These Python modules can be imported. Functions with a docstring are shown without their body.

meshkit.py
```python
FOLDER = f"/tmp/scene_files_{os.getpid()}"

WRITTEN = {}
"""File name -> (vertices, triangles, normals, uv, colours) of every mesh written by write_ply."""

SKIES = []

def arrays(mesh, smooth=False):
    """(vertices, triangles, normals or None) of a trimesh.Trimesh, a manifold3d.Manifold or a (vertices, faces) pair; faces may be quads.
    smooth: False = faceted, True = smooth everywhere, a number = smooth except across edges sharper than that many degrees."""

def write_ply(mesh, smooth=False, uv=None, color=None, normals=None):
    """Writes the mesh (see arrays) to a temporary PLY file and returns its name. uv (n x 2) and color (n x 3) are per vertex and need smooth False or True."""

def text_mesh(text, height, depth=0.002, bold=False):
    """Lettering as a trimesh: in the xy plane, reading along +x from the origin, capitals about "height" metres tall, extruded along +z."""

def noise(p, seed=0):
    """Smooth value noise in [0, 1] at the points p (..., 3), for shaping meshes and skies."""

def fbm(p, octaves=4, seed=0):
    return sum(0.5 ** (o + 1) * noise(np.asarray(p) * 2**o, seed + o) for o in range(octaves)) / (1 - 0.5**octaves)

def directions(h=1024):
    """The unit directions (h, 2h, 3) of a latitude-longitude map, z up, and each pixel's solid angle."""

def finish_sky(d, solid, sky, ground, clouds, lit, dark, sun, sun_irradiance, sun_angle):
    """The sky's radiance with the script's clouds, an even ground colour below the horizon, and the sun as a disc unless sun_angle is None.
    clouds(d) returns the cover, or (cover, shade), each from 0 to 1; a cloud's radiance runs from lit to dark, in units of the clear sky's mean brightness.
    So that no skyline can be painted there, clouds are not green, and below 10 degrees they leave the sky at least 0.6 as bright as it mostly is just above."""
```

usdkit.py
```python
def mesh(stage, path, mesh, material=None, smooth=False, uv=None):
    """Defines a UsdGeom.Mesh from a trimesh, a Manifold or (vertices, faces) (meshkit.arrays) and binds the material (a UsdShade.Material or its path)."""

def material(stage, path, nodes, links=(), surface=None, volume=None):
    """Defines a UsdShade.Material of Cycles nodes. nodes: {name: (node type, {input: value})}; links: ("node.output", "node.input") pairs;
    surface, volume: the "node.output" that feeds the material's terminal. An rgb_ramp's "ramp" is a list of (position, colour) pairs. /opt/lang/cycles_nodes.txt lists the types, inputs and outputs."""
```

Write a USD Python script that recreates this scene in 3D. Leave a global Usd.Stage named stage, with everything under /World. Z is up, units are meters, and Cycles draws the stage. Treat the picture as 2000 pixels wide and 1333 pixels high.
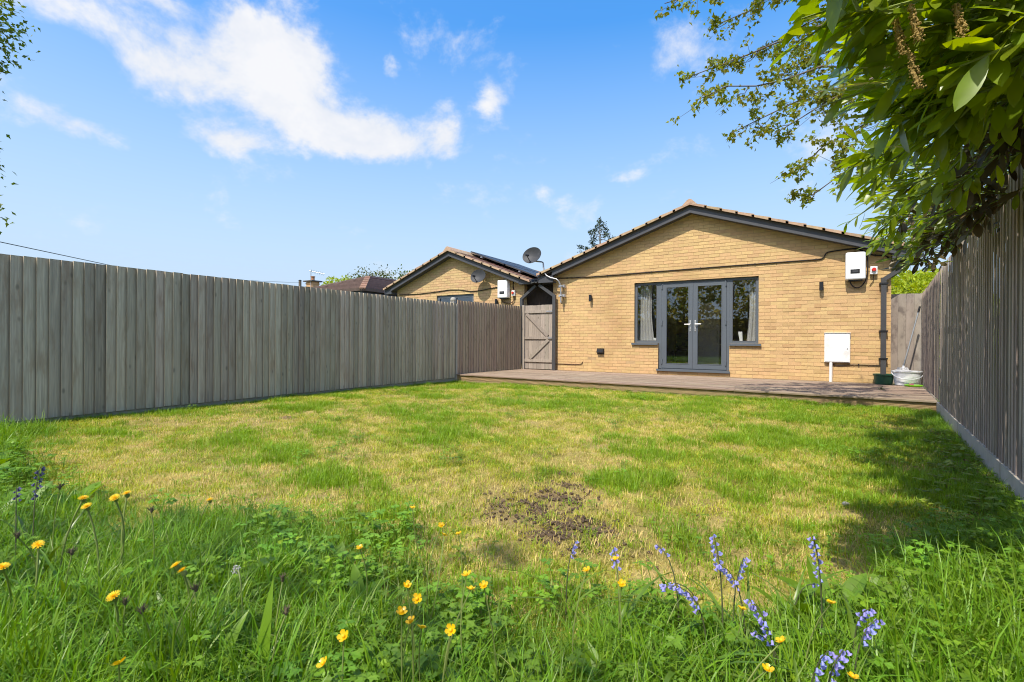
import math, numpy as np, trimesh, usdkit, meshkit
from shapely.geometry import Polygon, box as sbox
from shapely.ops import unary_union
from pxr import Usd, UsdGeom, UsdLux, UsdShade, Gf, Sdf, Vt

stage = Usd.Stage.CreateInMemory()
UsdGeom.SetStageUpAxis(stage, UsdGeom.Tokens.z)
UsdGeom.SetStageMetersPerUnit(stage, 1.0)
rng = np.random.default_rng(11)

# ------------------------------------------------------------------ camera, sky, sun, exposure
YAW, ROLL, PITCH, EYE = math.radians(31.4), math.radians(.31), math.radians(-.09), .95
EXPOSURE = 1.0
SUN_STRENGTH, SKY_STRENGTH = .70, .15
r0 = np.array([math.cos(YAW), math.sin(YAW), 0]); d0 = np.array([-math.sin(YAW), math.cos(YAW), 0]); u0 = np.array([0, 0, 1.])
d1 = math.cos(PITCH)*d0 + math.sin(PITCH)*u0; u1 = math.cos(PITCH)*u0 - math.sin(PITCH)*d0
cr = math.cos(ROLL)*r0 + math.sin(ROLL)*u1; cu = math.cos(ROLL)*u1 - math.sin(ROLL)*r0
cam = UsdGeom.Camera.Define(stage, '/World/camera')
cam.AddTransformOp().Set(Gf.Matrix4d(*map(float, [*cr, 0, *cu, 0, *(-d1), 0, 0, 0, EYE, 1])))
cam.CreateHorizontalApertureAttr(36.0); cam.CreateFocalLengthAttr(928/2000*36.0)
cam.CreateClippingRangeAttr(Gf.Vec2f(.05, 3000)); cam.CreateExposureAttr(EXPOSURE)

ELEV = math.radians(55)
SUN = np.array([-.12, -1, 0]); SUN /= np.linalg.norm(SUN); SUN = SUN*math.cos(ELEV) + np.array([0, 0, math.sin(ELEV)])

def sky_material():
    # clouds are soft ellipsoids of direction, in a frame turned about the vertical, broken up by noise
    nodes = {'s': ('sky_texture', dict(sky_type='single_scattering', sun_disc=False, sun_elevation=ELEV, sun_rotation=math.atan2(SUN[0], SUN[1]),
                                       air_density=1.0, aerosol_density=2.0, ozone_density=3.0)),
             'gam': ('gamma', dict(gamma=.56)), 'sat': ('hsv', dict(hue=.507, saturation=1.95, value=1.76, fac=1.0)),
             'tc': ('texture_coordinate', {}), 'rot': ('vector_rotate', dict(rotate_type='z_axis', angle=-YAW)),
             'warp': ('noise_texture', dict(scale=7.0, detail=5.0, roughness=.6)),
             'wsub': ('vector_math', dict(math_type='subtract', vector2=(.5, .5, .5))),
             'wscl': ('vector_math', dict(math_type='multiply', vector2=(.10, .10, .10))),
             'wadd': ('vector_math', dict(math_type='add'))}
    links = [('s.color', 'gam.color'), ('gam.color', 'sat.color'), ('tc.generated', 'rot.vector'), ('rot.vector', 'warp.vector'), ('warp.color', 'wsub.vector1'), ('wsub.vector', 'wscl.vector1'),
             ('rot.vector', 'wadd.vector1'), ('wscl.vector', 'wadd.vector2')]
    # centre (right, up) on the unit forward plane, radii, weight
    blobs = [(-.58, .58, .13, .075, 1.0), (-.45, .605, .075, .060, 1.0), (-.53, .645, .06, .03, .8), (-.72, .56, .06, .05, .6), (-.84, .63, .05, .075, .5), (-.79, .71, .06, .025, .5), (-1.05, .73, .08, .03, .6), (-.46, .485, .06, .06, .58), (-.27, .435, .12, .052, 1.15), (-.37, .425, .07, .045, .8),
             (-.59, .432, .072, .034, 1.05), (-.15, .46, .03, .042, .66), (-.043, .50, .026, .036, .78), (-.005, .53, .02, .03, .4), (-.25, .565, .015, .015, .55), (-.94, .45, .065, .030, .92), (-.74, .425, .035, .025, .36), (-1.0, .52, .10, .03, .3),
             (.335, .31, .04, .02, .55), (.23, .34, .03, .012, .45), (.06, .33, .02, .02, .25)]
    blobs = [b for b in blobs if b[4] > 0]
    last = None
    for i, (x, z, rx, rz, w) in enumerate(blobs):
        c = np.array([x, 1.0, z]); n = np.linalg.norm(c); c = c/n
        nodes[f'sub{i}'] = ('vector_math', dict(math_type='subtract', vector2=tuple(c)))
        nodes[f'mul{i}'] = ('vector_math', dict(math_type='multiply', vector2=(n/rx, 1/.25, n/rz)))
        nodes[f'len{i}'] = ('vector_math', dict(math_type='length'))
        nodes[f'map{i}'] = ('map_range', dict(range_type='smoothstep', from_min=1.75, from_max=.0, to_min=0., to_max=w, clamp=True))
        links += [('wadd.vector', f'sub{i}.vector1'), (f'sub{i}.vector', f'mul{i}.vector1'), (f'mul{i}.vector', f'len{i}.vector1'), (f'len{i}.value', f'map{i}.value')]
        if last:
            nodes[f'max{i}'] = ('math', dict(math_type='add')); links += [(last, f'max{i}.value1'), (f'map{i}.result', f'max{i}.value2')]; last = f'max{i}.value'
        else:
            last = f'map{i}.result'
    nodes.update({'fmap': ('mapping', dict(scale=(6.5, 6.5, 9.0))), 'f': ('noise_texture', dict(scale=1.0, detail=9.0, roughness=.62, distortion=.15)),
                  'fs': ('map_range', dict(from_min=.25, from_max=.75, to_min=-.78, to_max=.78)), 'sum': ('math', dict(math_type='add')),
                  'gmap': ('mapping', dict(scale=(2.0, 2.0, 5.0), location=(5.3, 2.2, 1.4))), 'g': ('noise_texture', dict(scale=1.0, detail=6.0, roughness=.6)),
                  'gs': ('map_range', dict(range_type='smoothstep', from_min=.54, from_max=.80, to_min=0., to_max=.5, clamp=True)), 'sum2': ('math', dict(math_type='add')),
                  'cov': ('map_range', dict(range_type='smoothstep', from_min=.10, from_max=1.05, to_min=0., to_max=.96, clamp=True)),
                  'shade': ('map_range', dict(from_min=.36, from_max=.60, to_min=0., to_max=1., clamp=True)),
                  'cc': ('mix', dict(color1=(2.62, 2.78, 3.08), color2=(3.2, 3.2, 3.25))),
                  'sepz': ('separate_xyz', {}), 'hz': ('map_range', dict(from_min=.55, from_max=.10, to_min=0., to_max=1., clamp=True)), 'hmix': ('mix', dict(color2=(2.0, 2.6, 3.3))), 'mix': ('mix', {}), 'b': ('background_shader', dict(strength=SKY_STRENGTH))})
    links += [('rot.vector', 'fmap.vector'), ('fmap.vector', 'f.vector'), ('f.fac', 'fs.value'), (last, 'sum.value1'), ('fs.result', 'sum.value2'),
              ('rot.vector', 'gmap.vector'), ('gmap.vector', 'g.vector'), ('g.fac', 'gs.value'), ('sum.value', 'sum2.value1'), ('gs.result', 'sum2.value2'),
              ('sum2.value', 'cov.value'), ('f.fac', 'shade.value'), ('shade.result', 'cc.fac'), ('cov.result', 'mix.fac'), ('tc.generated', 'sepz.vector'), ('sepz.z', 'hz.value'), ('hz.result', 'hmix.fac'), ('sat.color', 'hmix.color1'), ('hmix.color', 'mix.color1'), ('cc.color', 'mix.color2'), ('mix.color', 'b.color')]
    return usdkit.material(stage, '/World/Looks/sky', nodes, links, surface='b.background')

dome = UsdLux.DomeLight.Define(stage, '/World/sky'); dome.CreateIntensityAttr(1.0)
UsdShade.MaterialBindingAPI.Apply(dome.GetPrim()).Bind(sky_material())
dome.GetPrim().SetCustomDataByKey('kind', 'structure')
sun = UsdLux.DistantLight.Define(stage, '/World/sun')
sun.CreateIntensityAttr(SUN_STRENGTH); sun.CreateNormalizeAttr(True); sun.CreateAngleAttr(.53); sun.CreateColorAttr(Gf.Vec3f(1, .93, .82))
_x = np.cross([0, 0, 1.], SUN); _x /= np.linalg.norm(_x); _y = np.cross(SUN, _x)
sun.AddTransformOp().Set(Gf.Matrix4d(*map(float, [*_x, 0, *_y, 0, *SUN, 0, 0, 0, 0, 1])))

# ------------------------------------------------------------------ scene helpers
_used = {}
def fresh(name, parent=None):
    base = '/World' if parent is None else str(parent.GetPath())
    k = (base, name); n = _used.get(k, 0); _used[k] = n + 1
    return f'{base}/{name}' + (f'_{n:03d}' if n else '')

def tag(p, label=None, cat=None, group=None, kind=None):
    for k, v in (('label', label), ('category', cat), ('group', group), ('kind', kind)):
        if v: p.SetCustomDataByKey(k, v)
    return p

_base = {}
def thing(name, label, cat, base=(0, 0, 0), group=None, kind=None):
    x = UsdGeom.Xform.Define(stage, fresh(name)); x.AddTranslateOp().Set(Gf.Vec3d(*map(float, base)))
    _base[str(x.GetPath())] = np.array(base, float)
    return tag(x.GetPrim(), label, cat, group, kind)

def sub(parent, name, label=None):
    x = UsdGeom.Xform.Define(stage, fresh(name, parent)); _base[str(x.GetPath())] = _base[str(parent.GetPath())]
    return tag(x.GetPrim(), label)

def part(parent, name, m, mat, smooth=False, label=None, kind=None, tone=None, lap_shade=None):
    v, f, n = meshkit.arrays(m, smooth)
    b = _base[str(parent.GetPath())]
    me = UsdGeom.Mesh.Define(stage, fresh(name, parent))
    fill(me, v - b, f, n, mat); 
    if tone is not None:
        UsdGeom.PrimvarsAPI(me).CreatePrimvar('tone', Sdf.ValueTypeNames.FloatArray, 'vertex').Set(Vt.FloatArray.FromNumpy(np.asarray(tone, np.float32)))
    if lap_shade is not None:
        UsdGeom.PrimvarsAPI(me).CreatePrimvar('lap_shade', Sdf.ValueTypeNames.FloatArray, 'vertex').Set(Vt.FloatArray.FromNumpy(np.asarray(lap_shade, np.float32)))
    _base[str(me.GetPath())] = b
    return tag(me.GetPrim(), label, kind=kind)

def fill(me, v, f, n, mat):
    me.CreatePointsAttr(Vt.Vec3fArray.FromNumpy(np.ascontiguousarray(v, np.float32)))
    me.CreateFaceVertexCountsAttr(Vt.IntArray.FromNumpy(np.full(len(f), f.shape[1], np.int32)))
    me.CreateFaceVertexIndicesAttr(Vt.IntArray.FromNumpy(np.ascontiguousarray(f, np.int32).ravel()))
    me.CreateSubdivisionSchemeAttr('none')
    if n is not None:
        me.CreateNormalsAttr(Vt.Vec3fArray.FromNumpy(n.astype(np.float32))); me.SetNormalsInterpolation('vertex')
    UsdShade.MaterialBindingAPI.Apply(me.GetPrim()).Bind(mat)

def solo(name, m, mat, label=None, cat=None, group=None, kind=None, smooth=False, primvars=None):
    v, f, n = meshkit.arrays(m, smooth)
    me = UsdGeom.Mesh.Define(stage, fresh(name)); fill(me, v, f, n, mat)
    for k, a in (primvars or {}).items():
        UsdGeom.PrimvarsAPI(me).CreatePrimvar(k, Sdf.ValueTypeNames.FloatArray, 'vertex').Set(Vt.FloatArray.FromNumpy(np.asarray(a, np.float32)))
    _base[str(me.GetPath())] = np.zeros(3)
    return tag(me.GetPrim(), label, cat, group, kind)

def cat(*ms):
    ms = [m for m in (ms[0] if len(ms) == 1 and isinstance(ms[0], list) else ms)]
    vs, fs, k = [], [], 0
    for m in ms:
        v, f = (np.asarray(m[0], float), np.asarray(m[1], int)) if isinstance(m, tuple) else (np.array(m.vertices), np.array(m.faces))
        if f.shape[1] == 4: f = np.vstack([f[:, [0, 1, 2]], f[:, [0, 2, 3]]])
        vs.append(v); fs.append(f + k); k += len(v)
    return np.vstack(vs), np.vstack(fs)

QUADS = np.array([[0, 3, 2, 1], [4, 5, 6, 7], [0, 1, 5, 4], [1, 2, 6, 5], [2, 3, 7, 6], [3, 0, 4, 7]])
TRIS = np.vstack([QUADS[:, [0, 1, 2]], QUADS[:, [0, 2, 3]]])
def hexa(b, t): return np.vstack([b, t]).astype(float), TRIS
def box(x0, x1, y0, y1, z0, z1):
    return hexa([(x0, y0, z0), (x1, y0, z0), (x1, y1, z0), (x0, y1, z0)], [(x0, y0, z1), (x1, y0, z1), (x1, y1, z1), (x0, y1, z1)])
def rbox(x0, x1, y0, y1, z0, z1, r=.01):
    import manifold3d as m3
    s = m3.Manifold.batch_hull([m3.Manifold.sphere(r, 12).translate((x, y, z)) for x in (x0+r, x1-r) for y in (y0+r, y1-r) for z in (z0+r, z1-r)])
    me = s.to_mesh(); return np.array(me.vert_properties[:, :3], float), np.array(me.tri_verts, int)
def bar(p, q, w, h, up=(0, 0, 1)):
    p, q, up = np.array(p, float), np.array(q, float), np.array(up, float)
    t = (q-p)/np.linalg.norm(q-p); s = np.cross(t, up); s /= np.linalg.norm(s); n = np.cross(s, t)
    o = [(-1, -1), (1, -1), (1, 1), (-1, 1)]
    return hexa([p + s*a*w/2 + n*b*h/2 for a, b in o], [q + s*a*w/2 + n*b*h/2 for a, b in o])
def tube(pts, rad, sides=8):
    p = np.asarray(pts, float); t = np.gradient(p, axis=0); t /= np.linalg.norm(t, axis=1, keepdims=True) + 1e-12
    ref = np.array([0, 0, 1.]) if abs(t[:, 2]).max() < .93 else np.array([.8, .6, 0.])
    a = np.cross(t, ref); a /= np.linalg.norm(a, axis=1, keepdims=True) + 1e-12; b = np.cross(t, a)
    ang = np.arange(sides)*2*np.pi/sides; R = np.broadcast_to(rad, (len(p),))
    v = (p[:, None] + R[:, None, None]*(np.cos(ang)[None, :, None]*a[:, None] + np.sin(ang)[None, :, None]*b[:, None])).reshape(-1, 3)
    i, j = np.meshgrid(np.arange(len(p)-1), np.arange(sides), indexing='ij'); k = (j+1) % sides
    q = np.stack([i*sides+j, i*sides+k, (i+1)*sides+k, (i+1)*sides+j], -1).reshape(-1, 4)
    f = np.vstack([q[:, [0, 1, 2]], q[:, [0, 2, 3]]]); n = len(v)
    v = np.vstack([v, p[0], p[-1]]); jj = np.arange(sides); kk = (jj+1) % sides; e = (len(p)-1)*sides
    return v, np.vstack([f, np.stack([np.full(sides, n), kk, jj], 1), np.stack([np.full(sides, n+1), e+jj, e+kk], 1)])
def lathe(prof, centre=(0, 0, 0), n=16, sx=1., sy=1.):
    p = np.asarray(prof, float); ang = np.arange(n)*2*np.pi/n
    v = np.stack([p[:, None, 0]*np.cos(ang)*sx, p[:, None, 0]*np.sin(ang)*sy, np.repeat(p[:, 1:2], n, 1)], -1).reshape(-1, 3) + np.array(centre, float)
    i, j = np.meshgrid(np.arange(len(p)-1), np.arange(n), indexing='ij'); k = (j+1) % n
    q = np.stack([i*n+j, i*n+k, (i+1)*n+k, (i+1)*n+j], -1).reshape(-1, 4)
    return v, np.vstack([q[:, [0, 1, 2]], q[:, [0, 2, 3]]])
def wallpoly(poly, yb, depth):
    """A polygon in (x, z) as a slab from y = yb - depth (front) to y = yb."""
    gs = [g for g in getattr(poly, 'geoms', [poly]) if g.area > 1e-6]
    out = []
    for g in gs:
        m = trimesh.creation.extrude_polygon(g, depth, engine='earcut'); v = np.array(m.vertices)
        out.append((np.stack([v[:, 0], yb - v[:, 2], v[:, 1]], 1), np.array(m.faces)))
    return cat(out)
def frame(x0, x1, z0, z1, w, y0, y1, wb=None, wt=None):
    wb = wb or w; wt = wt or w
    return cat(box(x0, x0+w, y0, y1, z0, z1), box(x1-w, x1, y0, y1, z0, z1), box(x0+w, x1-w, y0+.001, y1-.001, z0, z0+wb), box(x0+w, x1-w, y0+.001, y1-.001, z1-wt, z1))
def rot(v, axis, ang):
    axis = np.asarray(axis, float)/np.linalg.norm(axis); c, s = math.cos(ang), math.sin(ang); v = np.asarray(v, float)
    return v*c + np.cross(axis, v)*s + np.outer(v @ axis, axis)*(1-c)
def along(m, origin, xdir, up):
    """Mesh built along +x with +z as its upper side, moved to origin with x along xdir."""
    x = np.asarray(xdir, float); x = x/np.linalg.norm(x); y = np.cross(up, x); y /= np.linalg.norm(y); z = np.cross(x, y)
    return np.asarray(m[0]) @ np.stack([x, y, z]) + np.asarray(origin), m[1]

# ------------------------------------------------------------------ materials
def mat(name, col, rough=.7, var=.18, scale=6., stretch=(1, 1, 1), detail=5., objvar=.10, hue=.0, bump=0., bscale=None, spec=.4, metallic=0., col2=None, f2=(.45, .7), s2=1.5, knots=None, trans=0., coat=0., space='geometry', tone=False, edge=None):
    col = np.array(col)
    nodes = {'g': ('geometry', {}) if space == 'geometry' else ('texture_coordinate', {}), 'oi': ('object_info', {}),
             'off': ('vector_math', dict(math_type='scale', vector1=(17.3, 9.1, 5.7))), 'add': ('vector_math', dict(math_type='add')),
             'm': ('mapping', dict(scale=tuple(scale*np.array(stretch)))), 'n': ('noise_texture', dict(scale=1.0, detail=detail, roughness=.62)),
             'r': ('rgb_ramp', dict(ramp=[(.25, tuple(np.clip(col*(1-var), 0, 1))), (.75, tuple(np.clip(col*(1+var), 0, 1)))])),
             'hv': ('map_range', dict(from_min=0., from_max=1., to_min=1-objvar, to_max=1+objvar)), 'hh': ('map_range', dict(from_min=0., from_max=1., to_min=.5-hue, to_max=.5+hue)),
             'h': ('hsv', dict(hue=.5, saturation=1., value=1., fac=1.)),
             'p': ('principled_bsdf', dict(roughness=rough, specular_ior_level=spec, metallic=metallic, coat_weight=coat))}
    pos = 'g.position' if space == 'geometry' else 'g.object'
    rnd = 'oi.random'
    links = [('oi.random', 'off.scale'), (pos, 'add.vector1'), ('off.vector', 'add.vector2'), ('add.vector', 'm.vector'), ('m.vector', 'n.vector'), ('n.fac', 'r.fac'), ('hv.result', 'h.value'), ('hh.result', 'h.hue')]
    if tone:
        nodes['tn'] = ('attribute', dict(attribute='tone')); rnd = 'tn.fac'
    nodes['w2'] = ('math', dict(math_type='multiply', value2=7.13)); nodes['w3'] = ('math', dict(math_type='fraction'))
    links += [(rnd, 'hv.value'), (rnd, 'w2.value1'), ('w2.value', 'w3.value1'), ('w3.value', 'hh.value')]
    last = 'r.color'
    if col2 is not None:
        nodes['m2'] = ('mapping', dict(scale=tuple(s2*np.array(stretch)**.5), location=(5.2, 1.3, 8.8))); nodes['n2'] = ('noise_texture', dict(scale=1., detail=4., roughness=.6))
        nodes['f2'] = ('map_range', dict(range_type='smoothstep', from_min=f2[0], from_max=f2[1], to_min=0., to_max=1., clamp=True)); nodes['x2'] = ('mix', dict(color2=tuple(col2)))
        links += [('add.vector', 'm2.vector'), ('m2.vector', 'n2.vector'), ('n2.fac', 'f2.value'), ('f2.result', 'x2.fac'), (last, 'x2.color1')]; last = 'x2.color'
    if knots is not None:
        nodes['mk'] = ('mapping', dict(scale=knots)); nodes['vk'] = ('voronoi_texture', dict(scale=1., randomness=1.)); nodes['kk'] = ('map_range', dict(range_type='smoothstep', from_min=.26, from_max=.05, to_min=0., to_max=.62, clamp=True)); nodes['ks'] = ('separate_color', {}); nodes['kt'] = ('math', dict(math_type='greater_than', value2=.62)); nodes['km'] = ('math', dict(math_type='multiply'))
        nodes['xk'] = ('mix', dict(color2=tuple(col*.28)))
        links += [('add.vector', 'mk.vector'), ('mk.vector', 'vk.vector'), ('vk.distance', 'kk.value'), ('vk.color', 'ks.color'), ('ks.r', 'kt.value1'), ('kk.result', 'km.value1'), ('kt.value', 'km.value2'), ('km.value', 'xk.fac'), (last, 'xk.color1')]; last = 'xk.color'
    if edge is not None:
        nodes['te'] = ('attribute', dict(attribute='tone')); nodes['xe'] = ('mix', dict(color2=tuple(edge))); links += [('te.fac', 'xe.fac'), (last, 'xe.color1')]; last = 'xe.color'  # paler sawn wood, with the brightness of the edges painted into the colour
        nodes['da'] = ('attribute', dict(attribute='lap_shade')); nodes['dm'] = ('map_range', dict(range_type='smoothstep', from_min=.56, from_max=.94, to_min=0., to_max=.82, clamp=True)); nodes['xd'] = ('mix', dict(color2=tuple(col*.22)))  # painted shade: boards darken toward the thin edge under the next board
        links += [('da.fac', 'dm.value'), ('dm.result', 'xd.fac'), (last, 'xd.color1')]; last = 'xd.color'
    links += [(last, 'h.color'), ('h.color', 'p.base_color')]
    if bump:
        nodes['bm'] = ('mapping', dict(scale=tuple((bscale or scale*2)*np.array(stretch)))); nodes['bn'] = ('noise_texture', dict(scale=1., detail=5., roughness=.6)); nodes['b'] = ('bump', dict(strength=bump, distance=.01))
        links += [('add.vector', 'bm.vector'), ('bm.vector', 'bn.vector'), ('bn.fac', 'b.height'), ('b.normal', 'p.normal')]
    surf = 'p.BSDF'
    if trans:
        nodes['t'] = ('translucent_bsdf', {}); nodes['mx'] = ('mix_closure', dict(fac=trans)); nodes['tg'] = ('hsv', dict(hue=.485, saturation=1.1, value=1.5, fac=1.))
        links += [('h.color', 'tg.color'), ('tg.color', 't.color'), ('p.BSDF', 'mx.closure1'), ('t.BSDF', 'mx.closure2')]; surf = 'mx.closure'
    return usdkit.material(stage, '/World/Looks/' + name, nodes, links, surface=surf)

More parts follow.
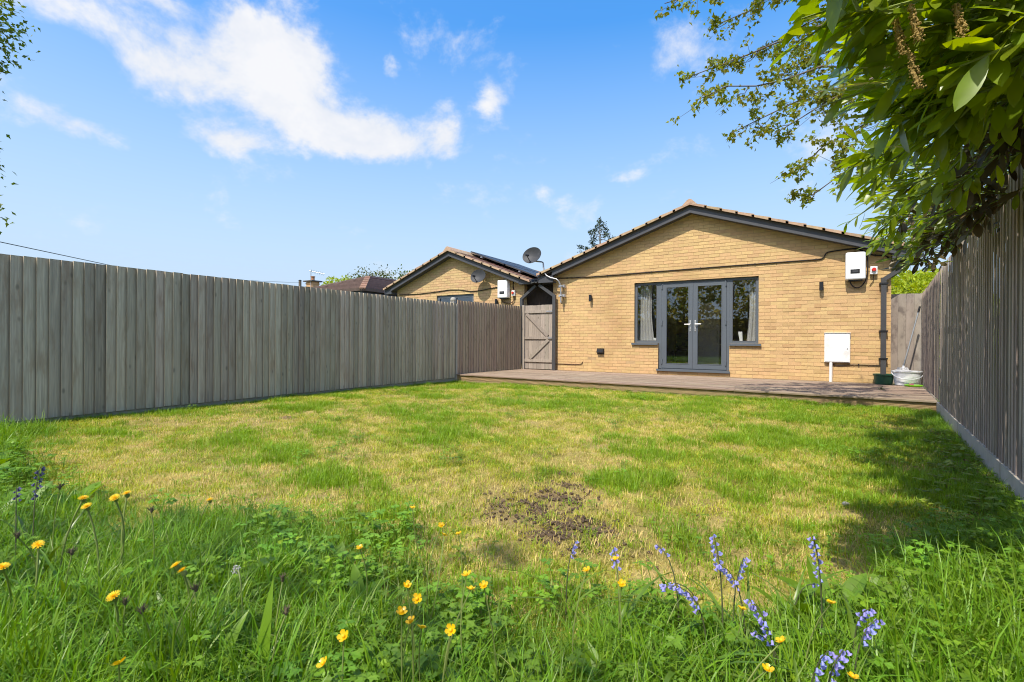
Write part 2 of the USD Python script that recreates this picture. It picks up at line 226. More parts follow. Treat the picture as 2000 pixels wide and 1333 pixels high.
WOODKN = (12., 12., 5.5)
M = dict(
    brick=mat('brick', (.59, .395, .185), .85, .10, 14, objvar=.075, hue=.008, bump=.35, bscale=60, col2=(.44, .275, .12), f2=(.47, .80), s2=.7, tone=True),
    brick_b=mat('brick_neighbour', (.565, .385, .190), .85, .10, 14, objvar=.07, hue=.012, bump=.3, bscale=60, tone=True),
    mortar=mat('mortar', (.47, .32, .165), .95, .2, 9, bump=.4, bscale=80),
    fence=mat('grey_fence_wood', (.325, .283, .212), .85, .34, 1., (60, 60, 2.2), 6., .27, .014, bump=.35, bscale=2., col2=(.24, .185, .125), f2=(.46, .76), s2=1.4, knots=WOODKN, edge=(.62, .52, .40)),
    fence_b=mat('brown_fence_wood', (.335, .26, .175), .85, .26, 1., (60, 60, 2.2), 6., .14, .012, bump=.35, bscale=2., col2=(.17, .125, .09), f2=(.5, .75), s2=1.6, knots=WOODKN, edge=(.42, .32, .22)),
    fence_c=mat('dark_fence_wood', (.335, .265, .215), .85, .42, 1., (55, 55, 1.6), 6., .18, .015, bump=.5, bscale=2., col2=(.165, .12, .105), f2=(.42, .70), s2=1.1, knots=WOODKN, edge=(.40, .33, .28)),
    ply=mat('weathered_panel_wood', (.31, .265, .22), .85, .22, 1., (7, 7, 2.5), 6., .10, .01, bump=.2, bscale=3., col2=(.17, .14, .12), f2=(.5, .7), s2=2.2, knots=(4, 4, 2.4)),
    gravel=mat('gravel_board_wood', (.24, .215, .17), .9, .22, 1., (3, 3, 30), 5., .12, bump=.3, bscale=2.),
    concrete=mat('concrete', (.42, .375, .31), .9, .14, 7., bump=.4, bscale=60, col2=(.36, .34, .28), f2=(.55, .75)),
    gate=mat('gate_wood', (.34, .29, .235), .85, .22, 1., (40, 40, 3), 6., .12, .01, bump=.3, bscale=2., knots=WOODKN),
    deck=mat('deck_wood', (.235, .172, .122), .8, .26, 1., (3.5, 45, 45), 6., .16, .012, bump=.3, bscale=1.5, col2=(.33, .265, .20), f2=(.5, .72), s2=1.1),
    riser=mat('deck_riser_wood', (.36, .26, .14), .8, .2, 1., (3.5, 45, 45), 6., .10, .01, bump=.3, bscale=1.5, col2=(.26, .20, .12), f2=(.5, .75), s2=.9),
    tile=mat('roof_tile', (.26, .135, .085), .85, .26, 12, objvar=.2, hue=.015, bump=.5, bscale=50, col2=(.34, .235, .15), f2=(.52, .7), s2=5, tone=True),
    verge=mat('verge_tile', (.43, .30, .19), .85, .26, 12, objvar=.16, hue=.015, bump=.5, bscale=50, col2=(.45, .34, .22), f2=(.5, .7), s2=5),
    btile=mat('brown_roof_tile', (.19, .135, .115), .85, .22, 8, objvar=.1, bump=.4, bscale=40, tone=True),
    anth=mat('anthracite_board', (.060, .062, .070), .5, .12, 5, objvar=.05, bump=.05, spec=.5),
    upvc=mat('grey_window_frame', (.105, .122, .142), .38, .05, 3, objvar=.02, spec=.5),
    pipe=mat('drainpipe_plastic', (.062, .062, .064), .45, .12, 6, objvar=.05),
    hedge_floor=mat('room_floor', (.25, .18, .12), .6, .2, 3.), room=mat('room_wall', (.50, .46, .40), .9, .05, 2.), 
    curtain=mat('curtain_cloth', (.62, .61, .60), .9, .06, 9., trans=.2), white=mat('white_enamel', (.80, .80, .79), .4, .04, 4., objvar=.03, col2=(.64, .63, .60), f2=(.52, .8), s2=4.), whitep=mat('white_plastic', (.78, .79, .80), .35, .05, 5., objvar=.03),
    black=mat('black_plastic', (.018, .018, .02), .4, .1, 8., objvar=.02), cable=mat('cable_rubber', (.022, .015, .012), .6, .2, 9.), brown=mat('brown_cable', (.07, .035, .02), .6, .2, 9.),
    red=mat('red_switch', (.55, .03, .02), .4, .05, 5.), steel=mat('brushed_steel', (.55, .55, .55), .48, .05, 9., metallic=.85), galv=mat('galvanised_metal', (.44, .44, .45), .5, .15, 12., metallic=.7),
    dish=mat('dish_grey', (.042, .044, .048), .6, .16, 5., objvar=.05, col2=(.06, .06, .06), f2=(.5, .7), s2=6.), 
    green_tub=mat('green_plastic_tub', (.022, .085, .05), .45, .1, 6.), lime=mat('lime_plastic', (.22, .55, .02), .4, .06, 6.), mop=mat('mop_strands', (.55, .55, .56), .95, .2, 40.),
    solar=mat('solar_cell', (.018, .022, .032), .4, .1, 6., spec=.3), rim=mat('panel_edge', (.05, .05, .055), .5, .1, 6.), alu=mat('panel_rim', (.42, .44, .45), .4, .06, 6., metallic=.5),
    bark=mat('bark', (.16, .125, .095), .9, .3, 1., (14, 14, 3), 6., .1, bump=.8, bscale=4., col2=(.22, .20, .14), f2=(.5, .75)),
    twig=mat('twig_bark', (.135, .105, .085), .85, .2, 12.), 
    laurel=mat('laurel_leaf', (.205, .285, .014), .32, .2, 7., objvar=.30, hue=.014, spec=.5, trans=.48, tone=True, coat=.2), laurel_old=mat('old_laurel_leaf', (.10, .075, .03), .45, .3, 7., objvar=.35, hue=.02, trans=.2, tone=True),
    laurel_y=mat('yellow_laurel_leaf', (.33, .30, .03), .4, .2, 7., objvar=.2, trans=.35, tone=True), laurel_rib=mat('laurel_midrib', (.30, .36, .08), .5, .1, 7.),
    flower=mat('laurel_flower', (.36, .25, .08), .9, .3, 60., bump=.6, bscale=90.),
    maple=mat('young_tree_leaf', (.19, .215, .018), .5, .22, 3., objvar=.32, hue=.03, trans=.38, tone=True),
    oak=mat('tree_leaf', (.10, .155, .018), .5, .2, 2., objvar=.32, hue=.02, trans=.35, tone=True),
    needle=mat('conifer_needles', (.045, .07, .03), .7, .25, 3., objvar=.3, tone=True), lime_leaf=mat('hedge_leaf', (.33, .40, .022), .6, .2, 2., objvar=.28, hue=.015, trans=.35, tone=True),
    olive=mat('far_tree_leaf', (.12, .14, .04), .7, .25, 2., objvar=.35, hue=.03, trans=.3, tone=True),
    chim=mat('chimney_brick', (.50, .30, .15), .9, .2, 9.), pot=mat('terracotta', (.42, .20, .10), .9, .15, 9.), slate=mat('chimney_cap', (.10, .09, .085), .9, .15, 9.),
    petal_y=mat('buttercup_petal', (.80, .50, .008), .3, .06, 40., objvar=.08, trans=.25, coat=.3), petal_o=mat('dandelion_petal', (.82, .54, .010), .6, .12, 80., objvar=.08, trans=.2), petal_b=mat('bluebell_petal', (.37, .36, .76), .55, .16, 60., objvar=.14, hue=.02, trans=.35),
    petal_d=mat('fading_bluebell_petal', (.10, .10, .20), .6, .2, 60., objvar=.15, hue=.02, trans=.2), stem=mat('flower_stem', (.25, .31, .09), .5, .15, 20., trans=.25), stem_d=mat('bluebell_stem', (.085, .095, .045), .5, .15, 20.), seed=mat('seed_head', (.12, .095, .055), .9, .3, 60.), fluff=mat('pale_seed_head', (.5, .48, .42), .9, .2, 60.),
    strap=mat('strap_leaf', (.12, .21, .022), .35, .18, 12., objvar=.2, hue=.012, trans=.3), dock=mat('dock_leaf', (.15, .27, .018), .4, .2, 9., objvar=.2, trans=.35), 
    grass=mat('mown_grass_blade', (.385, .420, .042), .5, .30, 2.2, objvar=.40, hue=.034, trans=.32), lush=mat('fresh_grass_blade', (.215, .345, .020), .45, .2, 2., objvar=.28, hue=.014, trans=.32), straw=mat('dry_grass_blade', (.60, .485, .18), .7, .24, 3., objvar=.34, hue=.012, trans=.25),
    pale=mat('pale_grass_blade', (.30, .36, .11), .5, .2, 3., objvar=.25, hue=.02, trans=.3), tall=mat('long_grass_blade', (.150, .285, .014), .42, .2, 3., objvar=.30, hue=.015, trans=.34), herb=mat('herb_leaf', (.155, .295, .020), .5, .2, 8., objvar=.28, hue=.014, trans=.3), ivy=mat('ivy_leaf', (.19, .27, .03), .45, .2, 8., objvar=.25, hue=.02, trans=.3), litter=mat('dead_leaf', (.24, .145, .075), .85, .25, 12., objvar=.3, hue=.015), clod=mat('soil_clod', (.105, .072, .044), .95, .3, 30., objvar=.25, bump=.6, bscale=90.),
    stone=mat('pale_stone', (.34, .32, .28), .9, .15, 20., bump=.4), wire=mat('wire_black', (.03, .03, .03), .6, .1, 5.), pole=mat('telephone_pole_wood', (.14, .11, .08), .9, .2, 6.),
    render=mat('far_wall', (.45, .36, .24), .9, .1, 2.), outer=mat('outer_ground', (.10, .12, .04), .95, .3, .7), paving=mat('passage_concrete', (.30, .28, .25), .95, .15, 3.), passage=mat('passage_shade_paint', (.032, .019, .011), .7, .2, 1., (30, 30, 2)), leafscrap=mat('leaf_scrap', (.07, .08, .03), .7, .3, 20.),  # passage: shade of the alley put into the board colour
)
def glass_material(name, tint, f0):
    # Schlick's fresnel from the view angle alone, the same from both sides of the pane
    return usdkit.material(stage, '/World/Looks/' + name, {'t': ('transparent_bsdf', dict(color=tint)), 'g': ('glossy_bsdf', dict(color=(.95, .97, 1.), roughness=.008)), 'lw': ('layer_weight', dict(blend=.5)), 'pw': ('math', dict(math_type='power', value2=5.)),
                           'ma': ('math', dict(math_type='multiply_add', value2=1-f0, value3=f0)), 'x': ('mix_closure', {})},
                           [('lw.facing', 'pw.value1'), ('pw.value', 'ma.value1'), ('ma.value', 'x.fac'), ('t.BSDF', 'x.closure1'), ('g.BSDF', 'x.closure2')], surface='x.closure')
M['glass'] = glass_material('window_glass', (.95, .96, .95), .105)

def lawn_material():
    n = {'g': ('geometry', {}), 'm': ('mapping', dict(scale=(1.1, 1.5, 1.))), 'n': ('noise_texture', dict(scale=1., detail=6., roughness=.62)), 'n2': ('noise_texture', dict(scale=34., detail=5., roughness=.7)),
         'a': ('rgb_ramp', dict(ramp=[(.30, (.25, .26, .030)), (.50, (.46, .41, .085)), (.72, (.57, .46, .165))])), 'b': ('rgb_ramp', dict(ramp=[(.25, (.40, .40, .40)), (.75, (1.1, 1.1, 1.1))])), 'x': ('mix', dict(mix_type='multiply', fac=1.)),
         'dry': ('attribute', dict(attribute='dry')), 'soil': ('attribute', dict(attribute='soil')), 'sum': ('math', dict(math_type='multiply_add', value2=.55)), 'cs': ('mix', dict(color2=(.17, .112, .066))), 'p': ('principled_bsdf', dict(roughness=.95, specular_ior_level=.1)), 'bp': ('bump', dict(strength=.8, distance=.02))}
    n['half'] = ('math', dict(math_type='multiply', value2=.45))
    return usdkit.material(stage, '/World/Looks/lawn', n, [('g.position', 'm.vector'), ('m.vector', 'n.vector'), ('g.position', 'n2.vector'), ('dry.fac', 'sum.value1'), ('n.fac', 'half.value1'), ('half.value', 'sum.value3'), ('sum.value', 'a.fac'), ('n2.fac', 'b.fac'),
                           ('a.color', 'x.color1'), ('b.color', 'x.color2'), ('soil.fac', 'cs.fac'), ('x.color', 'cs.color1'), ('cs.color', 'p.base_color'), ('n2.fac', 'bp.height'), ('bp.normal', 'p.normal')], surface='p.BSDF')
M['lawn'] = lawn_material()

# ------------------------------------------------------------------ the ground
def fence_right_x(y): return .683 + .1066*y
def fence_left_x(y): return -7.13 + .0202*y
SOIL = [(-1.38, 2.50, .22), (-1.20, 2.26, .26), (-1.02, 2.12, .20), (-1.30, 2.80, .14), (-.92, 2.30, .16), (-.78, 2.05, .10), (-1.45, 3.15, .10), (-2.3, 3.0, .07), (-.55, 2.95, .12), (-5.6, 2.3, .2), (-4.9, 2.6, .16), (-5.2, 3.4, .14)]
def soil(x, y):
    s = sum(np.exp(-(((x-a)**2 + (y-b)**2)/r**2)) for a, b, r in SOIL)
    k = meshkit.fbm(np.stack([x*7, y*7, 0*x+3.3], -1), 4, 5)
    return np.clip((s*.62 + (k-.5)*2.9 - .42)*2.2, 0, 1)*np.clip(s*2.2, 0, 1)*.85
_pr = np.random.default_rng(77)
LUSH = np.stack([_pr.uniform(-7, 1.5, 150), _pr.uniform(1.4, 8.8, 150), _pr.uniform(.05, .30, 150), _pr.uniform(.4, 1., 150)], 1)
LUSH = np.vstack([LUSH, [(-.95, 3.25, .16, 1.), (-1.05, 3.05, .12, .9), (-3.6, 6.2, .5, .5), (-2.6, 6.6, .55, .5), (-1.2, 6.6, .35, .6), (.2, 5.3, .3, .6), (.75, 4.2, .35, .8), (-4.7, 2.6, .22, .7), (-3.4, 2.2, .16, .8), (.3, 6.9, .25, .9), (1.0, 6.0, .4, .7)]])
BARE = np.stack([_pr.uniform(-6.9, 1.0, 95), _pr.uniform(1.6, 7.8, 95), _pr.uniform(.06, .34, 95), _pr.uniform(.5, 1., 95)], 1)
BARE = np.vstack([BARE, [(-6.0, 2.6, .45, .9), (-5.3, 3.0, .5, .8), (-1.2, 2.6, .5, .7), (-.6, 3.4, .4, .6), (-.35, 2.3, .35, .8)]])
SOILHALO = [(a, b, r_*1.5, .9) for a, b, r_ in SOIL[:9]]
def spots(x, y, S, seed):
    wx = (meshkit.fbm(np.stack([x*5, y*5, 0*x+seed], -1), 3, seed)-.5)*.35; wy = (meshkit.fbm(np.stack([x*5, y*5, 0*x+seed+9.], -1), 3, seed+3)-.5)*.35; o = 0*x
    for a, b, r_, w in S: o = np.maximum(o, w*np.exp(-(((x+wx-a)/1.5)**2 + (y+wy-b)**2)/r_**2))
    return o
def dryness(x, y):
    """0 = fresh green, 1 = straw."""
    k = meshkit.fbm(np.stack([x*.85, y*1.25, 0*x+1.1], -1), 4, 2); k2 = meshkit.fbm(np.stack([x*4.1, y*4.6, 0*x+7.1], -1), 3, 9); k3 = meshkit.fbm(np.stack([x*11, y*11, 0*x+5.1], -1), 2, 19)
    b = .45 + .10*np.exp(-((y-3.2)/1.7)**2) + .10*np.clip((-x-2.0)/4, 0, 1) - .18*np.clip((x+.6)/1.6, 0, 1) - .12*np.clip((y-6.6)/1.8, 0, 1)
    return np.clip(b + (k-.5)*.75 + (k2-.5)*1.3 + (k3-.5)*1.0 - .45*np.exp(-((x+7.0)/.28)**2), 0, 1)
LINE = np.array([(-7.3, 2.2), (-5.2, 1.25), (-3.9, .95), (-3.0, 1.10), (-2.2, 1.36), (-1.7, 1.40), (-1.15, 1.42), (-.75, 1.45), (-.2, 1.75), (.15, 2.2), (.55, 3.0), (.95, 3.6), (1.3, 3.9)])
def longness(x, y):
    """Signed distance-like measure of the unmown margin: above 0 inside it."""
    e = np.interp(x, LINE[:, 0], LINE[:, 1]); k = meshkit.fbm(np.stack([x*2.3, y*2.3, 0*x+.7], -1), 3, 4)
    return (e - y) + (k-.5)*.7
def height(x, y):
    z = .05*(meshkit.fbm(np.stack([x*.5, y*.5, 0*x], -1), 3, 1) - .5) + .05*(meshkit.fbm(np.stack([x*3, y*3, 0*x], -1), 3, 6) - .5)
    z = z - .05*np.exp(-((x+6.4)/1.0)**2 - ((y-8.6)/1.6)**2)
    return z + soil(x, y)*.05*(meshkit.fbm(np.stack([x*14, y*14, 0*x], -1), 3, 8) - .35)

nx, ny = 240, 290
gx, gy = np.meshgrid(np.linspace(-7.6, 2.4, nx), np.linspace(-2.5, 9.4, ny), indexing='xy')
lv = np.stack([gx, gy, height(gx, gy)], -1).reshape(-1, 3)
ii, jj = np.meshgrid(np.arange(ny-1), np.arange(nx-1), indexing='ij'); q = np.stack([ii*nx+jj, ii*nx+jj+1, (ii+1)*nx+jj+1, (ii+1)*nx+jj], -1).reshape(-1, 4)
solo('lawn', (lv, q), M['lawn'], 'patchy back garden lawn of green and straw coloured mown grass', 'lawn', kind='structure', smooth=True, primvars={'dry': dryness(gx, gy).ravel(), 'soil': np.maximum.reduce([soil(gx, gy), .50*spots(gx, gy, BARE, 21), .75*spots(gx, gy, SOILHALO, 41)]).ravel()})
gnd = trimesh.creation.box([500, 500, .1]); gnd.apply_translation([0, 0, -.25])
solo('ground', gnd, M['outer'], 'rough grassy ground beyond the garden fences', 'ground', kind='structure')
solo('passage_paving', box(-6.66, -5.75, 11.4, 15.4, -.1, .10), M['paving'], 'concrete floor of the passage behind the timber gate', 'paving', kind='structure')

# ------------------------------------------------------------------ bricks and houses
def brickwork(h, poly, x0, z0, m, ybrick, keep, eyepoint=np.array([0, 0, .95])):
    """Stretcher bond inside a polygon of (x, z): bricks proud of the mortar; the KEEP nearest are parts, the rest one part."""
    minx, minz, maxx, maxz = poly.bounds; found = []
    from shapely.prepared import prep
    pp = prep(poly)
    for r in range(int((minz-z0)/.075)-1, int((maxz-z0)/.075)+2):
        za = z0 + r*.075; off = (.1125 if r % 2 else 0.)
        for c in range(int((minx-x0)/.225)-2, int((maxx-x0)/.225)+2):
            xa = x0 + c*.225 + off; b = sbox(xa+.005, za+.005, xa+.220, za+.070)
            if pp.contains(b): g = b
            elif pp.intersects(b):
                g = b.intersection(poly)
                g = max(getattr(g, 'geoms', [g]), key=lambda k: k.area)
                if g.area < .0008: continue
            else: continue
            found.append((xa, za, g))
    out = []
    for xa, za, g in found:
        dy = rng.normal(0, .0016); t = rng.uniform(0, 1)
        if len(g.exterior.coords) == 5 and abs(g.area - g.envelope.area) < 1e-9:
            a, b, c, e = g.bounds
            j = rng.normal(0, .0010, 8)
            mm = hexa([(a+j[0], ybrick+dy, b+j[1]), (c+j[2], ybrick+dy, b+j[3]), (c, ybrick+.05, b), (a, ybrick+.05, b)], [(a+j[4], ybrick+dy, e+j[5]), (c+j[6], ybrick+dy, e+j[7]), (c, ybrick+.05, e), (a, ybrick+.05, e)])
        else:
            mm = wallpoly(g, ybrick+.05, .05-dy)
        out.append((np.linalg.norm(np.array([xa, ybrick, za])-eyepoint), mm, t))
    out.sort(key=lambda k: k[0])
    for _, mm, t in out[:keep]:
        part(h, 'brick', mm, m, tone=np.full(len(mm[0]), t))
    rest = out[keep:]
    if rest:
        part(h, 'bricks', cat([k[1] for k in rest]), m, kind='stuff', tone=np.concatenate([np.full(len(k[1][0]), k[2]) for k in rest]))

def gable_poly(x0, x1, zb, apx, apz, slope):
    return Polygon([(x0, zb), (x1, zb), (x1, apz - slope*(x1-apx)), (apx, apz), (x0, apz - slope*(apx-x0))])

def roof(h, apx, apz, slope, wl, wr, y0, y1, cols_left, cols_right, m_tile, m_verge, ridge_n):
    """Tiled gable roof. apz: top of the barge boards at the apex; cols: how many columns of tiles are parts of their own."""
    L = math.sqrt(1+slope*slope); rest, tones = [], []
    for side, w, ncol in ((-1, wl, cols_left), (1, wr, cols_right)):
        n = int(math.ceil(w/.315)); ncy = int((y1-y0)/.30)
        for i in range(n):
            a, b = i*.315, min((i+1)*.315+.05, w)
            if b-a < .08: continue
            za, zb = apz - slope*a, apz - slope*b
            for c in range(ncy):
                ya, yb = y0 + c*.30, y0 + (c+1)*.30 - .004
                lift = .030 + rng.normal(0, .002)
                p = [(apx+side*a, ya, za+.008), (apx+side*b, ya, zb+lift), (apx+side*b, yb, zb+lift), (apx+side*a, yb, za+.008)]
                t_ = [(x, y, z+(.020 if k in (0, 3) else .026)) for k, (x, y, z) in enumerate(p)]
                mm = hexa(p, t_) if side > 0 else hexa([p[1], p[0], p[3], p[2]], [t_[1], t_[0], t_[3], t_[2]])
                t = rng.uniform(0, 1)
                if c == 0:   # the verge: a cloaked edge hangs over the barge board
                    bed = hexa([(apx+side*(a+.0), ya-.012, za-.005), (apx+side*b, ya-.012, zb-.005), (apx+side*b, ya+.03, zb-.005), (apx+side*a, ya+.03, za-.005)],
                               [(apx+side*a, ya-.012, za+.038), (apx+side*b, ya-.012, zb+.060+rng.normal(0, .002)), (apx+side*b, ya+.03, zb+.060), (apx+side*a, ya+.03, za+.038)])
                    if side < 0: bed = (bed[0], bed[1][:, ::-1])
                    part(h, 'verge_tile', cat(mm, bed), m_verge)
                elif c < ncol: part(h, 'roof_tile', mm, m_tile, tone=np.full(8, t))
                else: rest.append(mm); tones.append(np.full(8, t))
    if rest: part(h, 'roof_tiles', cat(rest), m_tile, kind='stuff', tone=np.concatenate(tones))
    # slab under the tiles, so that no light comes through
    part(h, 'roof_deck', cat(hexa([(apx-wl+.02, y0+.06, apz-slope*wl-.05), (apx, y0+.06, apz-.05), (apx, y1, apz-.05), (apx-wl+.02, y1, apz-slope*wl-.05)], [(apx-wl+.02, y0+.06, apz-slope*wl-.005), (apx, y0+.06, apz-.005), (apx, y1, apz-.005), (apx-wl+.02, y1, apz-slope*wl-.005)]),
                             hexa([(apx, y0+.06, apz-.05), (apx+wr-.02, y0+.06, apz-slope*wr-.05), (apx+wr-.02, y1, apz-slope*wr-.05), (apx, y1, apz-.05)], [(apx, y0+.06, apz-.005), (apx+wr-.02, y0+.06, apz-slope*wr-.005), (apx+wr-.02, y1, apz-slope*wr-.005), (apx, y1, apz-.005)])), M['slate'])
    for k in range(ridge_n):
        ya, yb = y0 - .015 + k*.44, y0 - .015 + (k+1)*.44 - .006
        w_, dz = .155, .155*slope*1.15
        p = [(apx-w_, apz+.045-dz*.75), (apx-.05, apz+.105), (apx, apz+.128), (apx+.05, apz+.105), (apx+w_, apz+.045-dz*.75), (apx+w_-.02, apz+.02-dz*.75), (apx, apz+.02), (apx-w_+.02, apz+.02-dz*.75)]
        part(h, 'ridge_tile', wallpoly(Polygon(p), yb, yb-ya), m_verge)

def barge(h, apx, apz_b, slope, xl, xr, y, height_=.163):
    """Two barge boards with a projecting lower lip. apz_b: bottom of the boards at the apex."""
    for s, xe in ((-1, xl), (1, xr)):
        dx = abs(xe-apx)
        def strip(b0, b1, ya, yb):
            pts = Polygon([(apx, apz_b+b0), (apx+s*dx, apz_b+b0-slope*dx), (apx+s*dx, apz_b+b1-slope*dx), (apx, apz_b+b1)])
            return wallpoly(pts, yb, yb-ya)
        part(h, 'barge_board', cat(strip(.055, height_, y, y+.022), strip(0, .057, y-.016, y+.023), strip(.012, .05, y+.024, 11.549)), M['anth'])

# ---- the bungalow with the french doors
H1 = thing('brick_bungalow', 'buff brick bungalow gable with grey french doors onto the deck', 'house', (-2.15, 11.55, 0))
AP, SL = -2.19, .3445
opening = unary_union([sbox(-3.53, .90, -.806, 2.372), sbox(-2.945, .262, -1.385, 2.372)])
g1 = gable_poly(-5.755, 1.452, -.05, AP, 3.90, SL)
face1 = g1.difference(opening)
core = face1
part(H1, 'wall', cat(wallpoly(core, 11.80, .2455), box(-5.751, -5.56, 11.80, 19, -.05, 2.62), box(1.255, 1.448, 11.80, 19, -.05, 2.58)), M['mortar'])
brickwork(H1, face1, -5.755, .150-.075*3+.003, M['brick'], 11.55, 300)
# brick return of the left and right corners
for xs in (-5.755, 1.452):
    s = -1 if xs < 0 else 1; ret, tn = [], []
    for r in range(36):
        for c in range(16):
            ya = 11.555 + c*.225 + (.1125 if r % 2 else 0); z = .003 + r*.075 - .075
            ret.append(box(xs - (.03 if s > 0 else -.001), xs + (.001 if s > 0 else .03), ya+.005, ya+.22, z+.005, z+.07)); tn.append(np.full(8, rng.uniform()))
    part(H1, 'side_wall_bricks', cat(ret), M['brick'], kind='stuff', tone=np.concatenate(tn))
roof(H1, AP, 4.045, SL, 3.93, 3.95, 11.265, 19.0, 1, 1, M['tile'], M['verge'], 17)
barge(H1, AP, 3.873, SL, -5.68, 1.49, 11.33)
for xa, xb in ((-6.11, -5.66), (1.442, 1.80)):
    part(H1, 'eave_box', cat(box(xa, xb, 11.335, 11.37, 2.50, 2.675), box(xa, xb, 11.371, 11.56, 2.495, 2.52)), M['anth'])
for xa, xb in ((1.46, 1.80), (-6.10, -5.76)): part(H1, 'soffit', box(xa, xb, 11.57, 19, 2.48, 2.50), M['anth'])
for xg in (1.84, -6.155):
    prof = Polygon([(xg-.055, 2.60), (xg-.05, 2.53), (xg-.02, 2.505), (xg+.02, 2.505), (xg+.05, 2.53), (xg+.055, 2.60), (xg+.048, 2.60), (xg+.043, 2.535), (xg-.043, 2.535), (xg-.048, 2.60)])
    part(H1, 'gutter', wallpoly(prof, 19, 19-11.30), M['pipe'])
part(H1, 'drainpipe', cat(box(1.29, 1.372, 11.455, 11.53, .335, 2.19), bar((1.331, 11.4925, 2.155), (1.70, 11.4925, 2.425), .074, .078, (0, 1, 0)), box(1.655, 1.80, 11.43, 11.56, 2.40, 2.52)), M['pipe'], label='square anthracite drainpipe at the right corner ending in the green tub')
for z in (2.06, 1.15, .62): part(H1, 'pipe_clip', cat(box(1.265, 1.397, 11.445, 11.548, z, z+.03)), M['black'])
part(H1, 'drainpipe', cat(box(-5.705, -5.62, 11.40, 11.475, .155, 2.17), bar((-5.662, 11.4375, 2.14), (-6.12, 11.4375, 2.46), .074, .074, (0, 1, 0))), M['pipe'], label='square anthracite drainpipe beside the timber gate')
# french doors and side windows in one opening
fy0, fy1 = 11.615, 11.685
D = sub(H1, 'french_door', 'grey double glazed double doors with silver handles')
part(D, 'door_frame', cat(box(-2.945, -2.885, fy0, fy1, .30, 2.372), box(-1.445, -1.385, fy0, fy1, .30, 2.372), box(-2.885, -1.445, fy0+.001, fy1-.001, 2.33, 2.371), box(-2.885, -1.445, fy0+.001, fy1-.001, .27, .305)), M['upvc'])
for xa, xb, ga, gb in ((-2.88, -2.169, -2.765, -2.266), (-2.163, -1.45, -2.063, -1.552)):
    part(D, 'door_leaf', cat(box(xa, ga, fy0-.012, fy1-.02, .31, 2.325), box(gb, xb, fy0-.012, fy1-.02, .31, 2.325), box(ga, gb, fy0-.011, fy1-.021, .31, .425), box(ga, gb, fy0-.011, fy1-.021, 2.225, 2.325),
                             frame(ga-.012, gb+.012, .413, 2.237, .014, fy0-.018, fy0-.005)), M['upvc'])
    part(D, 'pane', box(ga, gb, fy0+.012, fy0+.018, .425, 2.225), M['glass'])
part(D, 'door_seam', box(-2.168, -2.164, fy0-.008, fy1-.03, .31, 2.325), M['black'])
for xh, s in ((-2.222, -1), (-2.112, 1)):
    part(D, 'handle', cat(rbox(xh-.016, xh+.016, fy0-.024, fy0-.013, 1.18, 1.43, .005), tube([(xh, fy0-.02, 1.345), (xh, fy0-.06, 1.345)], .009, 8), tube([(xh, fy0-.058, 1.345), (xh+s*.03, fy0-.062, 1.345), (xh+s*.125, fy0-.058, 1.345)], .009, 8), lathe([(0, -.004), (.011, -.004), (.011, .004), (0, .004)], (xh, fy0-.026, 1.235), 10)), M['steel'], smooth=40)
for xh in (-2.872, -1.462):
    for z in (2.19, 1.32, .40): part(D, 'hinge', cat(rbox(xh-.014, xh+.014, fy0-.034, fy0-.013, z, z+.10, .006), rbox(xh-.02+.02*(xh < -2), xh+.02*(xh < -2), fy0-.028, fy0-.013, z+.10, z+.125, .004)), M['upvc'])
part(D, 'sill', cat(box(-2.975, -1.365, 11.50, fy1, .262, .285), box(-2.975, -1.365, 11.497, 11.512, .240, .284)), M['upvc'])
for xa, xb in ((-3.53, -2.946), (-1.384, -.806)):
    W = sub(H1, 'window', 'tall grey side window left of the french doors' if xa < -3 else 'tall grey side window right of the french doors')
    part(W, 'window_frame', frame(xa, xb, .90, 2.372, .052, fy0+.002, fy1), M['upvc'])
    part(W, 'bead', frame(xa+.05, xb-.05, .95, 2.322, .014, fy0+.004, fy0+.02), M['anth'])
    part(W, 'pane', box(xa+.052, xb-.052, fy0+.02, fy0+.026, .952, 2.32), M['glass'])
    part(W, 'sill', cat(box(xa-.055 if xa < -3 else xa+.0, xb if xa < -3 else xb+.055, 11.50, fy1, .876, .899), box(xa-.055 if xa < -3 else xa, xb if xa < -3 else xb+.055, 11.497, 11.512, .855, .898)), M['upvc'])
part(H1, 'lintel_strip', box(-3.528, -.808, 11.575, 11.80, 2.373, 2.379), M['anth'])
# the room behind the glass
part(H1, 'room_floor', box(-5.5, 1.2, 11.81, 16.2, .17, .255), M['hedge_floor'])
part(H1, 'room_wall', cat(box(-5.5, 1.2, 16.0, 16.1, .25, 2.55), box(-5.55, -5.45, 11.81, 16, .25, 2.55), box(-.2, -.1, 11.81, 16, .25, 2.55), box(-5.5, 1.2, 11.81, 16.1, 2.46, 2.5)), M['room'])
part(H1, 'wall', box(-5.7, 1.4, 18.8, 19, 0, 2.6), M['mortar'])
part(H1, 'inner_sill', cat(box(-3.52, -2.96, 11.70, 11.86, .895, .935), box(-1.37, -.81, 11.70, 11.86, .895, .935)), M['white'])

